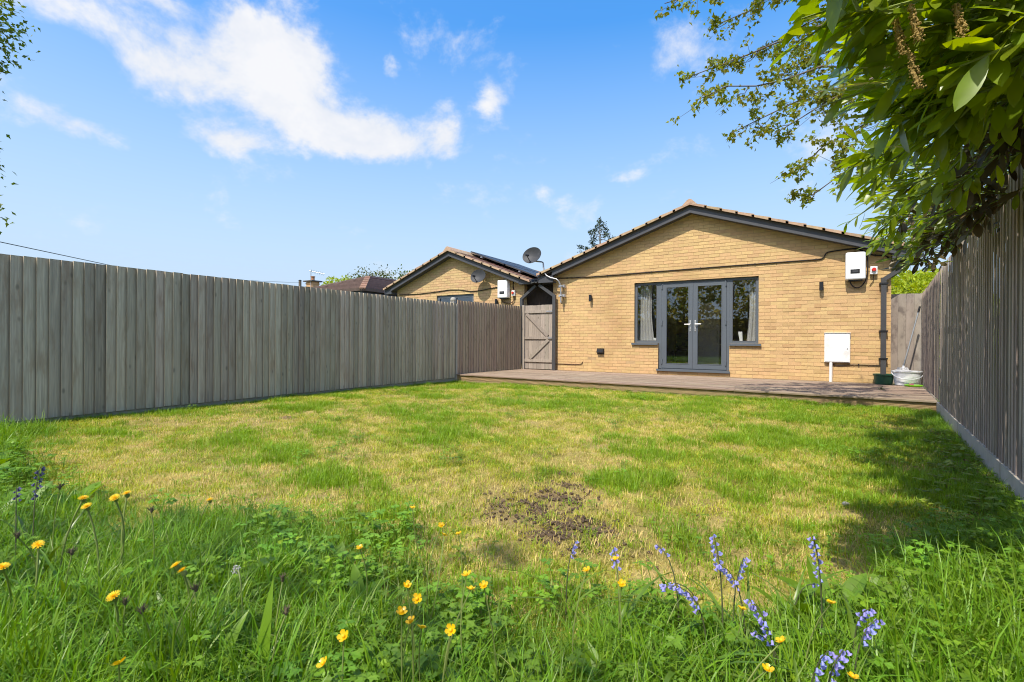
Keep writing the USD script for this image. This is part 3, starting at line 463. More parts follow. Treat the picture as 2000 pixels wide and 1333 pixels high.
# ---- the neighbour's bungalow
H2 = thing('neighbour_bungalow', 'smaller buff brick gable with solar panels behind the left fence', 'house', (-9.1, 11.55, 0))
AP2, SL2 = -9.19, .392
g2 = gable_poly(-11.55, -6.655, -.05, AP2, 3.53, SL2)
op2 = sbox(-9.84, .9, -8.405, 2.342)
face2 = g2.difference(op2)
part(H2, 'wall', cat(wallpoly(face2, 11.80, .2455), box(-6.85, -6.659, 11.80, 19, -.05, 2.55), box(-11.546, -11.3, 11.8, 19, -.05, 2.55)), M['mortar'])
brickwork(H2, face2.intersection(sbox(-12, 1.55, -6, 4)), -11.55, .003, M['brick_b'], 11.55, 300)
ret, tn = [], []
for r in range(36):
    for c in range(16):
        ya = 11.555 + c*.225 + (.1125 if r % 2 else 0); z = .003 + r*.075 - .075
        ret.append(box(-6.685, -6.654, ya+.005, ya+.22, z+.005, z+.07)); tn.append(np.full(8, rng.uniform()))
part(H2, 'side_wall_bricks', cat(ret), M['brick_b'], kind='stuff', tone=np.concatenate(tn))
roof(H2, AP2, 3.66, SL2, 2.72, 2.86, 11.265, 19.0, 1, 9, M['tile'], M['verge'], 17)
barge(H2, AP2, 3.50, SL2, -11.62, -6.70, 11.33, .15)
for xa, xb in ((-11.92, -11.60), (-6.72, -6.30)):
    part(H2, 'eave_box', cat(box(xa, xb, 11.335, 11.37, 2.46 if xa < -9 else 2.50, 2.62), box(xa, xb, 11.371, 11.56, 2.455 if xa < -9 else 2.495, 2.52)), M['anth'])
prof = Polygon([(-6.30, 2.60), (-6.295, 2.53), (-6.265, 2.505), (-6.235, 2.505), (-6.205, 2.53), (-6.20, 2.60), (-6.207, 2.60), (-6.212, 2.535), (-6.288, 2.535), (-6.293, 2.60)])
part(H2, 'gutter', wallpoly(prof, 19, 19-11.30), M['pipe'])
part(H2, 'drainpipe', cat(box(-6.745, -6.665, 11.46, 11.535, .3, 2.14), bar((-6.705, 11.4975, 2.11), (-6.25, 11.4975, 2.46), .072, .074, (0, 1, 0))), M['pipe'])
W = sub(H2, 'window', 'grey window whose head shows above the fence')
part(W, 'window_frame', cat(frame(-9.84, -8.405, .9, 2.342, .085, fy0-.02, fy1), box(-9.155, -9.10, fy0-.018, fy1-.002, .985, 2.257)), M['upvc'])
for xa, xb in ((-9.755, -9.155), (-9.10, -8.49)): part(W, 'pane', box(xa, xb, fy0+.012, fy0+.018, .985, 2.257), M['glass'])
part(H2, 'room_wall', cat(box(-11.3, -6.9, 15.0, 15.1, 0, 2.5), box(-11.3, -6.9, 11.81, 15, 2.40, 2.45)), M['room'])
for k in range(7): part(H2, 'passage_board', box(-6.648+k*.127, -6.648+k*.127+.124, 11.70, 11.72, .1, 2.62), M['passage'])  # near-black boards added, their colour standing in for the dark of the alley
part(H2, 'passage_lid', box(-6.64, -5.77, 11.57, 15, 2.63, 2.66), M['anth'])  # unseen lid added over the alley to keep daylight out

# solar panels on the neighbour's right slope
nrm = np.array([SL2, 0, 1.]); nrm /= np.linalg.norm(nrm); dwn = np.array([1, 0, -SL2]); dwn /= np.linalg.norm(dwn)
o = np.array([AP2 + .02, 12.35, 3.66 - SL2*.02]) + nrm*.15
SP = thing('solar_panel_array', 'black solar panels on the right slope of the neighbouring roof', 'solar panels', o)
for i in range(3):
    for k in range(2):
        a = o + np.array([0, 1.02*i, 0]) + dwn*(1.40*k); b = a + dwn*1.38
        w = np.array([0, 1.0, 0])
        def slab(p, q, wd, t0, t1): return hexa([p+nrm*t0, q+nrm*t0, q+wd+nrm*t0, p+wd+nrm*t0], [p+nrm*t1, q+nrm*t1, q+wd+nrm*t1, p+wd+nrm*t1])
        S = sub(SP, 'panel')
        part(S, 'rim', cat(slab(a, b, np.array([0, .02, 0]), -.02, .021), slab(a+np.array([0, .98, 0]), b+np.array([0, .98, 0]), np.array([0, .02, 0]), -.02, .021), slab(a, a+dwn*.02, w, -.019, .02), slab(b-dwn*.02, b, w, -.019, .02)), M['rim'])
        part(S, 'cell_sheet', slab(a+dwn*.02+np.array([0, .02, 0]), b-dwn*.02+np.array([0, .02, 0]), np.array([0, .96, 0]), -.012, .014), M['solar'])
for k in range(2):
    a = o + dwn*(.5+1.5*k) + np.array([0, -.06, 0]); part(SP, 'rail', bar(a - nrm*.045, a - nrm*.045 + np.array([0, 3.2, 0]), .04, .04), M['alu'])

# ---- house with a hip roof further left, behind the fence
c0 = np.array([-12.65, 11.03, 2.60]); wv = 2.2; rise = .365*wv
H3 = thing('hip_roofed_house', 'low brown tiled hip roof showing above the left fence', 'house', (-14.8, 13, 0))
A = c0 + np.array([-wv, wv, rise]); B = c0 + np.array([-2*wv, 0, 0]); A2 = A + np.array([0, 7, 0])
def courses(p0, p1, top0, top1, n):
    """Stepped tile courses between an eave p0-p1 and a ridge line top0-top1."""
    out = []
    nn = np.cross(np.asarray(p1)-p0, np.asarray(top0)-p0); nn /= np.linalg.norm(nn); nn *= np.sign(nn[2])
    for i in range(n):
        a, b = i/n, min((i+1.12)/n, 1)
        lo0, lo1 = p0 + (top0-p0)*a, p1 + (top1-p1)*a; hi0, hi1 = p0 + (top0-p0)*b, p1 + (top1-p1)*b
        out.append(hexa([lo0, lo1, hi1-nn*.02, hi0-nn*.02], [lo0+nn*.10, lo1+nn*.10, hi1+nn*.006, hi0+nn*.006]))
    return cat(out)
part(H3, 'roof_slope', courses(B, c0, A, A, 6), M['btile'], tone=np.tile(rng.uniform(0, 1, 6)[:, None], (1, 8)).ravel())
part(H3, 'roof_slope', courses(c0, c0+np.array([0, 9, 0]), A, A2, 6), M['btile'], tone=np.tile(rng.uniform(0, 1, 6)[:, None], (1, 8)).ravel())
part(H3, 'roof_slope', courses(B+np.array([0, 9, 0]), B, A2, A, 6), M['btile'], tone=np.tile(rng.uniform(0, 1, 6)[:, None], (1, 8)).ravel())
for i in range(6):
    p, q = c0 + (A-c0)*i/6, c0 + (A-c0)*(i+1.06)/6
    part(H3, 'hip_tile', bar(p+np.array([0, 0, .075]), q+np.array([0, 0, .06]), .20, .05), M['tile'], tone=np.full(8, rng.uniform()))
part(H3, 'ridge', bar(A+np.array([0, -.05, .06]), A2+np.array([0, 0, .06]), .22, .07), M['btile'], tone=np.full(8, .5))
part(H3, 'hip_ridge', bar(B+np.array([0, 0, .06]), A+np.array([0, 0, .06]), .2, .06), M['btile'], tone=np.full(8, .8))
part(H3, 'fascia', cat(bar(B+np.array([.1, .1, -.09]), c0+np.array([-.1, .1, -.09]), .03, .18), bar(c0+np.array([-.1, .1, -.09]), c0+np.array([-.1, 9, -.09]), .03, .18)), M['anth'])
part(H3, 'wall', box(B[0]+.4, c0[0]-.4, 11.45, 19, -.1, 2.52), M['render'])

# ---- far house with the chimney
H4 = thing('house', 'far house behind the left fence, only its brick chimney showing', 'house', (-26.4, 20.5, 0))
part(H4, 'wall', box(-30, -23, 19.5, 27, -.2, 2.5), M['render'])
part(H4, 'roof', cat(hexa([(-30.3, 19.2, 2.5), (-22.7, 19.2, 2.5), (-22.7, 27.3, 2.5), (-30.3, 27.3, 2.5)], [(-30.3, 23.2, 3.7), (-22.7, 23.2, 3.7), (-22.7, 23.3, 3.7), (-30.3, 23.3, 3.7)])), M['btile'], tone=np.full(8, .5))
cx, cy = -26.4, 19.05
ch = part(H4, 'chimney', cat(box(cx-.30, cx+.30, cy-.25, cy+.25, -.1, 4.56), box(cx-.33, cx+.33, cy-.28, cy+.28, 4.40, 4.48)), M['chim'])
part(ch, 'chimney_cap', box(cx-.45, cx+.45, cy-.38, cy+.38, 4.56, 4.63), M['slate'])
part(ch, 'chimney_pot', lathe([(.14, 4.63), (.12, 4.72), (.12, 4.86), (.145, 4.87), (.145, 4.92), (.1, 4.92), (.1, 4.65)], (cx, cy, 0), 14), M['pot'], smooth=40)
AE = thing('rooftop_aerial', 'thin television aerial on a mast beside the far chimney', 'aerial', (-26.1, 18.9, 4.0))
part(AE, 'mast', tube([(-26.15, 18.74, 3.9), (-26.15, 18.74, 5.24)], .022, 6), M['galv'])
part(AE, 'boom', tube([(-26.3, 18.72, 5.22), (-25.45, 19.2, 5.02)], .018, 6), M['galv'])
for i in range(7):
    c = np.array([-26.15, 18.80, 5.19]) + np.array([.65, .36, -.16])*i/6.5; part(AE, 'element', tube([c-np.array([.05, -.09, .1]), c+np.array([.05, -.09, .1])], .009, 5), M['galv'])

# ------------------------------------------------------------------ fences and gate
def feather(h, p0, p1, nrm, zb, zt, m, pitch, n0=0, gap=0., name='board', wob=.004, lean=.0, edge=1., thick=.026):
    p0, p1, nrm = np.array([*p0, 0.]), np.array([*p1, 0.]), np.array([*nrm, 0.])
    Ln = np.linalg.norm(p1-p0); t = (p1-p0)/Ln; n = int(Ln/pitch)
    for k in range(n):
        s = k*pitch + rng.normal(0, .002); w = pitch*1.22 - gap*rng.uniform(0, 1)
        u = s/Ln; za, zt_ = zb(u) + rng.normal(0, wob*.7), zt(u) + rng.normal(0, wob)
        th, tk = thick + rng.normal(0, .0012), .0035; ln = rng.normal(0, lean)
        def P(a, off, z, top=0): return p0 + t*(a + top*ln) + nrm*off + np.array([0, 0, z])
        b = [P(s, .004, za), P(s, th, za), P(s+w, tk, za), P(s+w, .0, za)]; tt = [P(s, .004, zt_, 1), P(s, th, zt_, 1), P(s+w, tk, zt_+rng.normal(0, .001), 1), P(s+w, .0, zt_, 1)]
        mm = hexa(b, tt)
        # keep the faces outward whatever side the fence faces
        tm = trimesh.Trimesh(mm[0], mm[1], process=False)
        if tm.volume < 0: mm = (mm[0], mm[1][:, ::-1])
        v_, f_ = mm; ed = np.array([[0, 1, 5], [0, 5, 4]]) if tm.volume >= 0 else np.array([[0, 5, 1], [0, 4, 5]])
        keep_ = np.array([not set(t_) <= {0, 1, 4, 5} for t_ in f_.tolist()])
        mm = (np.vstack([v_, v_[[0, 1, 4, 5]]]), np.vstack([f_[keep_], np.array([8, 9, 10, 11])[np.searchsorted([0, 1, 4, 5], ed)]]))
        part(h, name, mm, m, tone=np.r_[np.zeros(8), np.full(4, 1.)*edge], lap_shade=np.r_[0, 0, 1, 1, 0, 0, 1, 1, 0, 0, 0, 0])  # thin edge carries the painted overlap shade, thick edge the pale tone

FL = thing('featheredge_fence', 'long grey featheredge fence along the left side of the lawn', 'fence', (-7.05, 4.5, 0))
feather(FL, (fence_left_x(-1.5), -1.5), (fence_left_x(8.86), 8.86), (.9998, -.0202), lambda u: .068, lambda u: 1.822-.006*u, M['fence'], .1003, wob=.0022)
for k in range(4):
    ya, yb = -1.5 + k*2.6, min(-1.5 + (k+1)*2.6, 8.86)
    part(FL, 'gravel_board', bar((fence_left_x(ya)-.008, ya, -.02), (fence_left_x(yb)-.008, yb-.01, -.02), .024, .19), M['gravel'])
    for z in (.35, .95, 1.55): part(FL, 'rail', bar((fence_left_x(ya)-.022, ya, z), (fence_left_x(yb)-.022, yb, z), .04, .075), M['gravel'])
    part(FL, 'post', box(fence_left_x(ya)-.15, fence_left_x(ya)-.05, ya-.05, ya+.05, -.1, 1.78), M['concrete'])
part(FL, 'end_post', cat(box(-7.075, -6.985, 8.80, 8.885, -.1, 1.88), box(-6.984, -6.925, 8.845, 8.882, -.1, 1.80), lathe([(.062, 1.875), (.066, 1.90), (.055, 1.935), (.03, 1.955), (0, 1.96)], (-7.03, 8.842, 0), 12)), M['stone'], smooth=40, label='rounded pale post top where the fence steps up')

FB = thing('timber_fence', 'shorter brown featheredge fence beside the deck, ending at the gate', 'fence', (-6.8, 10.2, 0))
dx, dy = -6.665+6.945, 11.49-8.885; ll = math.hypot(dx, dy)
feather(FB, (-6.945, 8.885), (-6.665, 11.49), (dy/ll, -dx/ll), lambda u: .152, lambda u: 1.885+.012*u, M['fence_b'], .0975)
for z in (.45, 1.6): part(FB, 'rail', bar((-6.97, 8.9, z), (-6.69, 11.47, z), .035, .07), M['gravel'])
part(FB, 'skirt', bar((-6.962, 8.89, .07), (-6.68, 11.48, .07), .022, .16), M['gravel'])

G = thing('timber_gate', 'weathered ledged and braced timber gate between the two houses', 'gate', (-6.15, 11.47, .15))
for k in range(7):
    xa = -6.575 + k*.123; part(G, 'board', box(xa+.002, xa+.121, 11.466+rng.normal(0, .001), 11.485, .17, 1.915+rng.normal(0, .002)), M['gate'])
part(G, 'frame_post', box(-6.655, -6.585, 11.435, 11.50, .15, 1.93), M['gate']); part(G, 'frame_post', box(-5.712, -5.708+.0, 11.43, 11.50, .15, 1.93), M['gate'])
for za, zb in ((1.70, 1.775), (.985, 1.055), (.36, .435)): part(G, 'ledge', box(-6.57, -5.73, 11.436, 11.464, za, zb), M['gate'])
part(G, 'brace', bar((-6.52, 11.448, 1.685), (-5.86, 11.448, 1.075), .024, .085, (.67, 0, .74)), M['gate'])
part(G, 'brace', bar((-5.84, 11.448, .97), (-6.42, 11.448, .45), .024, .085, (-.67, 0, .74)), M['gate'])
for z in (1.735, 1.02): part(G, 'hinge', cat(box(-5.90 if z > 1.5 else -5.83, -5.712, 11.429, 11.435, z-.016, z+.016), lathe([(0, -.02), (.018, -.02), (.018, .02), (0, .02)], (-5.722, 11.425, z), 8)), M['galv'])

FR = thing('dark_board_fence', 'tall dark weathered board fence along the right side under the laurel', 'fence', (1.2, 5, 0))
def rp(y): return (fence_right_x(y), y)
rn = np.array([-.9943, .106])
feather(FR, rp(.2), rp(8.45), rn, lambda u: .165-.03*u, lambda u: 2.14-.215*u, M['fence_c'], .098, gap=.024, wob=.007, lean=.006, thick=.011, edge=.7)
feather(FR, rp(8.45), rp(11.72), rn, lambda u: .17, lambda u: 1.925-.07*u, M['fence_c'], .098, gap=.012, wob=.006, thick=.011, edge=.5)
for k in range(4):
    ya, yb = .2 + k*2.1, .2 + (k+1)*2.1 - .02
    part(FR, 'gravel_board', hexa([(*(np.array(rp(ya))+rn*.022), -.1), (*(np.array(rp(yb))+rn*.022), -.1), (*(np.array(rp(yb))-rn*.03), -.1), (*(np.array(rp(ya))-rn*.03), -.1)], [(*(np.array(rp(ya))+rn*.022), .165-.007*k), (*(np.array(rp(yb))+rn*.022), .16-.007*k), (*(np.array(rp(yb))-rn*.03), .16-.007*k), (*(np.array(rp(ya))-rn*.03), .165-.007*k)]), M['concrete'])
for k in range(6):
    y = .2 + k*2.1; part(FR, 'post', box(fence_right_x(y)+.02, fence_right_x(y)+.12, y-.05, y+.05, -.1, 1.9), M['concrete'])
    for z in (.4, 1.1, 1.7): part(FR, 'rail', bar((fence_right_x(y)+.025, y, z), (fence_right_x(y+2.09)+.025, min(y+2.09, 11.7), z), .04, .08), M['gravel'])

PF = thing('fence_panel', 'pale weathered board panel closing the gap right of the bungalow', 'fence panel', (1.7, 11.72, .15))
for k in range(4): part(PF, 'board', box(1.462+k*.121, 1.462+(k+1)*.121-.0025, 11.735+rng.normal(0, .0012), 11.76, .152, 1.885+rng.normal(0, .002)), M['ply'])
part(PF, 'rail', cat(box(1.462, 1.95, 11.761, 11.80, .4, .48), box(1.462, 1.95, 11.761, 11.80, 1.5, 1.58)), M['gravel'])

# ------------------------------------------------------------------ deck
DK = thing('timber_deck', 'low weathered timber deck across the back of the bungalow', 'deck', (-2.6, 10.2, 0))
FLp, FRp, BLp, BRp = np.array([-6.93, 8.875]), np.array([1.60, 8.625]), np.array([-6.665, 11.545]), np.array([1.915, 11.545])
def dp(u, v): return (FLp*(1-u) + FRp*u)*(1-v) + (BLp*(1-u) + BRp*u)*v
ROWS = 20
def ridged(u0, u1, v0, v1, zt, th, n):
    """A board between two depths with n ridges along it."""
    prof = [(0, -th), (0, -.003), (.03, 0)]
    for i in range(n):
        a = .06 + .88*i/n; b = .88/n
        prof += [(a, 0), (a+b*.2, -.004), (a+b*.45, -.004), (a+b*.65, 0)]
    prof += [(.97, 0), (1, -.003), (1, -th)]
    prof = np.array(prof); m_ = len(prof)
    v = np.array([[*dp(u, v0+(v1-v0)*a), zt+b] for u in (u0, u1) for a, b in prof])
    i = np.arange(m_); j = (i+1) % m_
    q_ = np.stack([i, i+m_, j+m_, j], 1); f = np.vstack([q_[:, [0, 1, 2]], q_[:, [0, 2, 3]]])
    caps = []
    for k in range(1, m_-1): caps += [[0, k, k+1], [m_, m_+k+1, m_+k]]
    mm = trimesh.Trimesh(v, np.vstack([f, caps]), process=False)
    if mm.volume < 0: mm.invert()
    return np.array(mm.vertices), np.array(mm.faces)
for r in range(ROWS):
    cuts = [0., *sorted(rng.choice(np.linspace(.2, .8, 7), 2 if r % 2 else 1, replace=False)), 1.]
    v0, v1 = r/ROWS + .0022, (r+1)/ROWS - .0026
    for a, b in zip(cuts[:-1], cuts[1:]):
        part(DK, 'deck_board', ridged(a+.0003, b-.0003, v0 - (.012 if r == 0 else 0), v1, .150+rng.normal(0, .0012), .026, 4), M['deck'])
for k, (za, zb) in enumerate(((.028, .118), (-.09, .022))):
    prof = [(za, 0), (zb, 0)]
    nr = 5; zz = []
    for i in range(nr):
        a = za + (zb-za)*i/nr; b = (zb-za)/nr
        zz += [(a+b*.1, -.0), (a+b*.22, -.006), (a+b*.72, -.006), (a+b*.86, 0.)]
    for u0, u1 in ((0, .42), (.4206, .78), (.7806, 1.)):
        A0, A1 = np.array([*dp(u0, 0), 0]), np.array([*dp(u1, 0), 0]); tdir = (A1-A0)/np.linalg.norm(A1-A0); nn = np.array([tdir[1], -tdir[0], 0.])
        pr = [(za, -.022), (za, 0)] + zz + [(zb, 0), (zb, -.022)]
        v = np.array([P_ + nn*(b-.002*k) + np.array([0, 0, a]) for P_ in (A0, A1) for a, b in pr]); m_ = len(pr); i = np.arange(m_); j = (i+1) % m_
        q_ = np.stack([i, i+m_, j+m_, j], 1); f = np.vstack([q_[:, [0, 1, 2]], q_[:, [0, 2, 3]]]); caps = []
        for c in range(1, m_-1): caps += [[0, c, c+1], [m_, m_+c+1, m_+c]]
        mm = trimesh.Trimesh(v, np.vstack([f, caps]), process=False)
        if mm.volume < 0: mm.invert()
        part(DK, 'riser_board', (np.array(mm.vertices), np.array(mm.faces)), M['riser'])
part(DK, 'joist_frame', hexa([(*dp(0, .03), -.1), (*dp(1, .03), -.1), (*dp(1, 1), -.1), (*dp(0, 1), -.1)], [(*dp(0, .03), .118), (*dp(1, .03), .118), (*dp(1, 1), .118), (*dp(0, 1), .118)]), M['slate'])

# ------------------------------------------------------------------ things on the walls
def satdish(name, label, c, w, hgt, facing, arm_to):
    D_ = thing(name, label, 'satellite dish', c)
    rr, aa = np.meshgrid(np.linspace(0, 1, 8), np.arange(28)*2*np.pi/28, indexing='ij')
    up = np.array([0, 0, 1.]); fz = np.asarray(facing, float)/np.linalg.norm(facing); fx = np.cross(up, fz); fx /= np.linalg.norm(fx); fy = np.cross(fz, fx)
    def surf(off): return (np.asarray(c) + (rr*np.cos(aa))[..., None]*fx*w/2 + (rr*np.sin(aa))[..., None]*fy*hgt/2 + (.075*rr**2 + off)[..., None]*fz).reshape(-1, 3)
    i, j = np.meshgrid(np.arange(7), np.arange(28), indexing='ij'); k = (j+1) % 28; q_ = np.stack([i*28+j, (i+1)*28+j, (i+1)*28+k, i*28+k], -1).reshape(-1, 4)
    n_ = 8*28; vf, vb = surf(0*rr), surf(0*rr-.008); rim = np.stack([7*28+np.arange(28), n_+7*28+np.arange(28), n_+7*28+(np.arange(28)+1) % 28, 7*28+(np.arange(28)+1) % 28], 1)
    part(D_, 'reflector', (np.vstack([vf, vb]), np.vstack([q_, q_[:, ::-1]+n_, rim])), M['dish'], smooth=40)
    foot = np.asarray(c) - fy*hgt*.47 + fz*.06; lnb = np.asarray(c) - fy*hgt*.16 + fz*.24 - fx*.05
    part(D_, 'arm', tube([foot, lnb], .011, 6), M['black']); part(D_, 'receiver', tube([lnb - (np.asarray(c)-lnb)*.12, lnb + (np.asarray(c)-lnb)*.28], .026, 8), M['black'])
    part(D_, 'bracket', cat([tube([np.asarray(c)-fz*.01, np.asarray(c)-fz*.10], .04, 8)] + [tube(arm_to, .021, 8)]), M['galv'], smooth=40)
    return D_
satdish('satellite_dish', 'grey satellite dish held low against the neighbouring gable wall', (-8.05, 11.33, 2.79), .50, .42, (.08, -1, .30), [(-8.05, 11.42, 2.78), (-8.05, 11.55, 2.78)])
satdish('satellite_dish', 'grey satellite dish on a bent pole above the gutters between the houses', (-6.20, 11.22, 3.215), .57, .47, (-.02, -1, .30),
        [(-6.20, 11.31, 3.10), (-5.98, 11.31, 3.06), (-5.935, 11.31, 3.03), (-5.925, 11.31, 2.90), (-5.885, 11.305, 2.76), (-5.83, 11.30, 2.68), (-5.70, 11.30, 2.61), (-5.55, 11.31, 2.575), (-5.485, 11.33, 2.52), (-5.46, 11.38, 2.42), (-5.455, 11.40, 2.30), (-5.45, 11.40, 1.95)])
PB = thing('pole_bracket', 'galvanised bracket holding the dish pole to the bungalow corner', 'bracket', (-5.45, 11.5, 2.2))
for z in (2.39, 2.14): part(PB, 'clamp', cat(box(-5.535, -5.37, 11.425, 11.44, z-.03, z+.03), box(-5.49, -5.415, 11.36, 11.548, z-.018, z+.018), box(-5.40, -5.365, 11.44, 11.548, z-.04, z+.04)), M['galv'])

def inverter(label, x0, x1, z0, z1):
    I = thing('solar_inverter', label, 'inverter', ((x0+x1)/2, 11.45, z0))
    part(I, 'casing', rbox(x0, x1, 11.36, 11.545, z0, z1, .03), M['white'], smooth=40)
    xm, w = (x0+x1)/2, (x1-x0)
    part(I, 'display', rbox(xm-w*.06-w*.2, xm-w*.06+w*.26, 11.353, 11.365, z0+(z1-z0)*.22, z0+(z1-z0)*.37, .004), M['black'])
    part(I, 'display_window', box(xm-w*.16, xm+w*.12, 11.350, 11.3535, z0+(z1-z0)*.26, z0+(z1-z0)*.33), M['dish'])
    part(I, 'underside', box(x0+.05, x1-.05, 11.40, 11.54, z0-.025, z0+.01), M['black'])
    return I
inverter('white solar inverter box high on the right of the french door gable', .722, 1.045, 2.17, 2.705)
inverter('white solar inverter box on the neighbouring gable above the fence', -7.44, -7.11, 2.15, 2.665)
def isolator(label, x0, x1, z0, z1):
    S = thing('isolator_switch', label, 'switch', ((x0+x1)/2, 11.5, z0))
    part(S, 'box', rbox(x0, x1, 11.47, 11.545, z0, z1, .01), M['whitep'], smooth=40)
    part(S, 'backplate', box(x0+.015, x1-.015, 11.462, 11.475, z0+.045, z1-.045), M['whitep'])
    kn = lathe([(0, 0), (.036, 0), (.036, .02), (.03, .03), (0, .03)], (0, 0, 0), 14); v = np.stack([kn[0][:, 0], -kn[0][:, 2], kn[0][:, 1]], 1) + np.array([(x0+x1)/2, 11.462, (z0+z1)/2+.01])
    part(S, 'rotary_knob', (v, kn[1]), M['red'], smooth=40)
    part(S, 'tail_cable', tube([((x0+x1)/2, 11.52, z0), ((x0+x1)/2, 11.525, z0-.12), ((x0+x1)/2-.06, 11.535, z0-.22)], .006, 6), M['cable'])
isolator('white isolator with a red rotary knob beside the inverter near the drainpipe', 1.12, 1.235, 2.265, 2.42)
isolator('small white isolator with red knob on the neighbouring gable', -7.03, -6.93, 2.20, 2.36)
def cable(label, pts, rad, m='cable', clips=True, name='wall_cable'):
    pts = np.array(pts, float); d_ = np.concatenate([[0], np.cumsum(np.linalg.norm(np.diff(pts, axis=0), axis=1))]); n_ = max(len(pts)*2, int(d_[-1]/.05))
    s = np.linspace(0, d_[-1], n_); p = np.stack([np.interp(s, d_, pts[:, k]) for k in range(3)], 1); p[1:-1] = (p[:-2]+2*p[1:-1]+p[2:])/4; 
    C_ = thing(name, label, 'cable', p[0]); part(C_, 'sheath', tube(p, rad, 6), M[m], smooth=60)
    if clips:
        for k in range(8, n_-3, 22): part(C_, 'clip', box(p[k, 0]-.011, p[k, 0]+.011, p[k, 1]-.014, 11.549, p[k, 2]-.018, p[k, 2]+.018), M[m])
y_ = 11.534
cable('black cable drooping along the bungalow gable above the french doors', [(-5.74, y_, 2.625), (-5.2, y_, 2.605), (-4.6, y_, 2.60), (-4.0, y_, 2.602), (-3.3, y_, 2.612), (-2.4, y_, 2.62), (-1.4, y_, 2.628), (-.4, y_, 2.632), (.2, y_, 2.634), (.365, y_, 2.64), (.385, y_, 2.70), (.40, y_, 2.765), (.6, y_, 2.785), (.9, y_, 2.80), (1.0, y_, 2.745), (1.12, y_, 2.655), (1.25, y_, 2.625), (1.38, y_, 2.62), (1.41, y_, 2.55)], .014)
cable('dark cable loop hanging from the inverter beside the drainpipe', [(1.03, y_-.02, 2.74), (1.075, y_-.05, 2.62), (1.085, y_-.05, 2.35), (1.06, y_-.04, 2.16), (1.0, y_-.03, 2.05), (.93, y_-.02, 2.0), (.86, y_-.02, 2.03), (.81, y_-.05, 2.10), (.79, y_-.06, 2.18)], .012, clips=False)
cable('dark cable along the neighbouring gable below its solar inverter', [(-11.45, y_, 2.44), (-10.6, y_, 2.43), (-9.9, y_, 2.46), (-9.3, y_, 2.50), (-8.9, y_, 2.48), (-8.5, y_, 2.41), (-8.1, y_, 2.42), (-7.8, y_, 2.46), (-7.42, y_, 2.50)], .013)
cable('brown cables looping under the neighbouring inverter to its isolator', [(-7.38, y_-.04, 2.14), (-7.36, y_-.04, 2.06), (-7.2, y_-.03, 2.00), (-7.02, y_-.02, 2.02), (-6.95, y_-.02, 2.10), (-6.97, y_-.02, 2.20)], .013, 'brown', False)
cable('dark conduit from the neighbouring eave down to its isolator', [(-7.0, y_, 2.66), (-7.02, y_, 2.50), (-6.99, y_, 2.37)], .014, clips=False)
cable('thin low cable stub at the foot of the wall beside the gate', [(-5.63, y_, .325), (-5.2, y_, .325), (-4.93, y_, .33), (-4.885, y_, .35), (-4.88, y_, .40)], .009, 'brown', False)
cable('thin cable clipped from the meter box to the drainpipe', [(.52, y_, .50), (.62, y_, .475), (.8, y_, .50), (1.0, y_, .505), (1.28, y_, .505)], .009)
LTS = [('small black up and down wall light left of the french doors', -4.654, 2.047), ('small black up and down wall light right of the french doors', .328, 2.08), ('small black wall light on the neighbouring gable above the fence', -7.55, 2.05)]
for lb, x, z in LTS:
    L_ = thing('wall_light', lb, 'wall light', (x, 11.5, z))
    part(L_, 'backplate', box(x-.028, x+.028, 11.52, 11.548, z-.05, z+.05), M['black'])
    part(L_, 'lamp_body', cat(tube([(x+.0, 11.475, z-.085), (x, 11.475, z+.085)], .037, 14), box(x-.012, x+.012, 11.475, 11.525, z-.02, z+.02)), M['black'], smooth=40)
V = thing('vent_cowl', 'small black vent cowl low on the wall left of the french doors', 'vent', (-4.39, 11.5, .675))
part(V, 'hood', cat(hexa([(-4.475, 11.46, .655), (-4.305, 11.46, .655), (-4.305, 11.549, .615), (-4.475, 11.549, .615)], [(-4.465, 11.475, .735), (-4.315, 11.475, .735), (-4.305, 11.549, .745), (-4.475, 11.549, .745)])), M['black'])
part(V, 'flange', box(-4.485, -4.295, 11.54, 11.5485, .605, .752), M['black'])
MB_ = thing('meter_box', 'white meter box on the brick wall with a pipe to the deck', 'meter box', (.6, 11.5, .54))
part(MB_, 'casing', rbox(.386, .814, 11.49, 11.549, .54, 1.125, .008), M['white'], smooth=40)
part(MB_, 'door', rbox(.398, .802, 11.480, 11.4895, .555, 1.11, .004), M['white'])
part(MB_, 'lock', tube([(.765, 11.482, .82), (.765, 11.474, .82)], .012, 10), M['steel'])
part(MB_, 'pipe', tube([(.497, 11.515, .545), (.497, 11.515, .15)], .030, 12), M['white'], smooth=40)
part(MB_, 'top_lip', box(.38, .82, 11.472, 11.549, 1.126, 1.136), M['white'])

# ------------------------------------------------------------------ things on the deck
TB = thing('green_tub', 'round dark green plastic tub under the drainpipe', 'tub', (1.325, 11.40, .152))
part(TB, 'bowl', lathe([(0, .004), (.128, .004), (.138, .02), (.152, .165), (.166, .172), (.168, .196), (.156, .198), (.148, .19), (.13, .03), (0, .025)], (1.325, 11.385, .150), 26), M['green_tub'], smooth=35)
BK = thing('mop_bucket', 'white oval mop bucket with a handle beside the fence', 'bucket', (1.66, 11.31, .152))
part(BK, 'tub', lathe([(0, .004), (.165, .004), (.178, .015), (.212, .245), (.232, .252), (.234, .272), (.214, .274), (.205, .262), (.172, .03), (0, .025)], (1.66, 11.31, .150), 30, 1., .72), M['whitep'], smooth=35)
part(BK, 'handle', tube([(1.66+.228*math.cos(a), 11.31-.175*math.sin(a)-.012, .39-.115*math.sin(a)) for a in np.linspace(0, math.pi, 13)], .008, 8), M['whitep'], smooth=60)
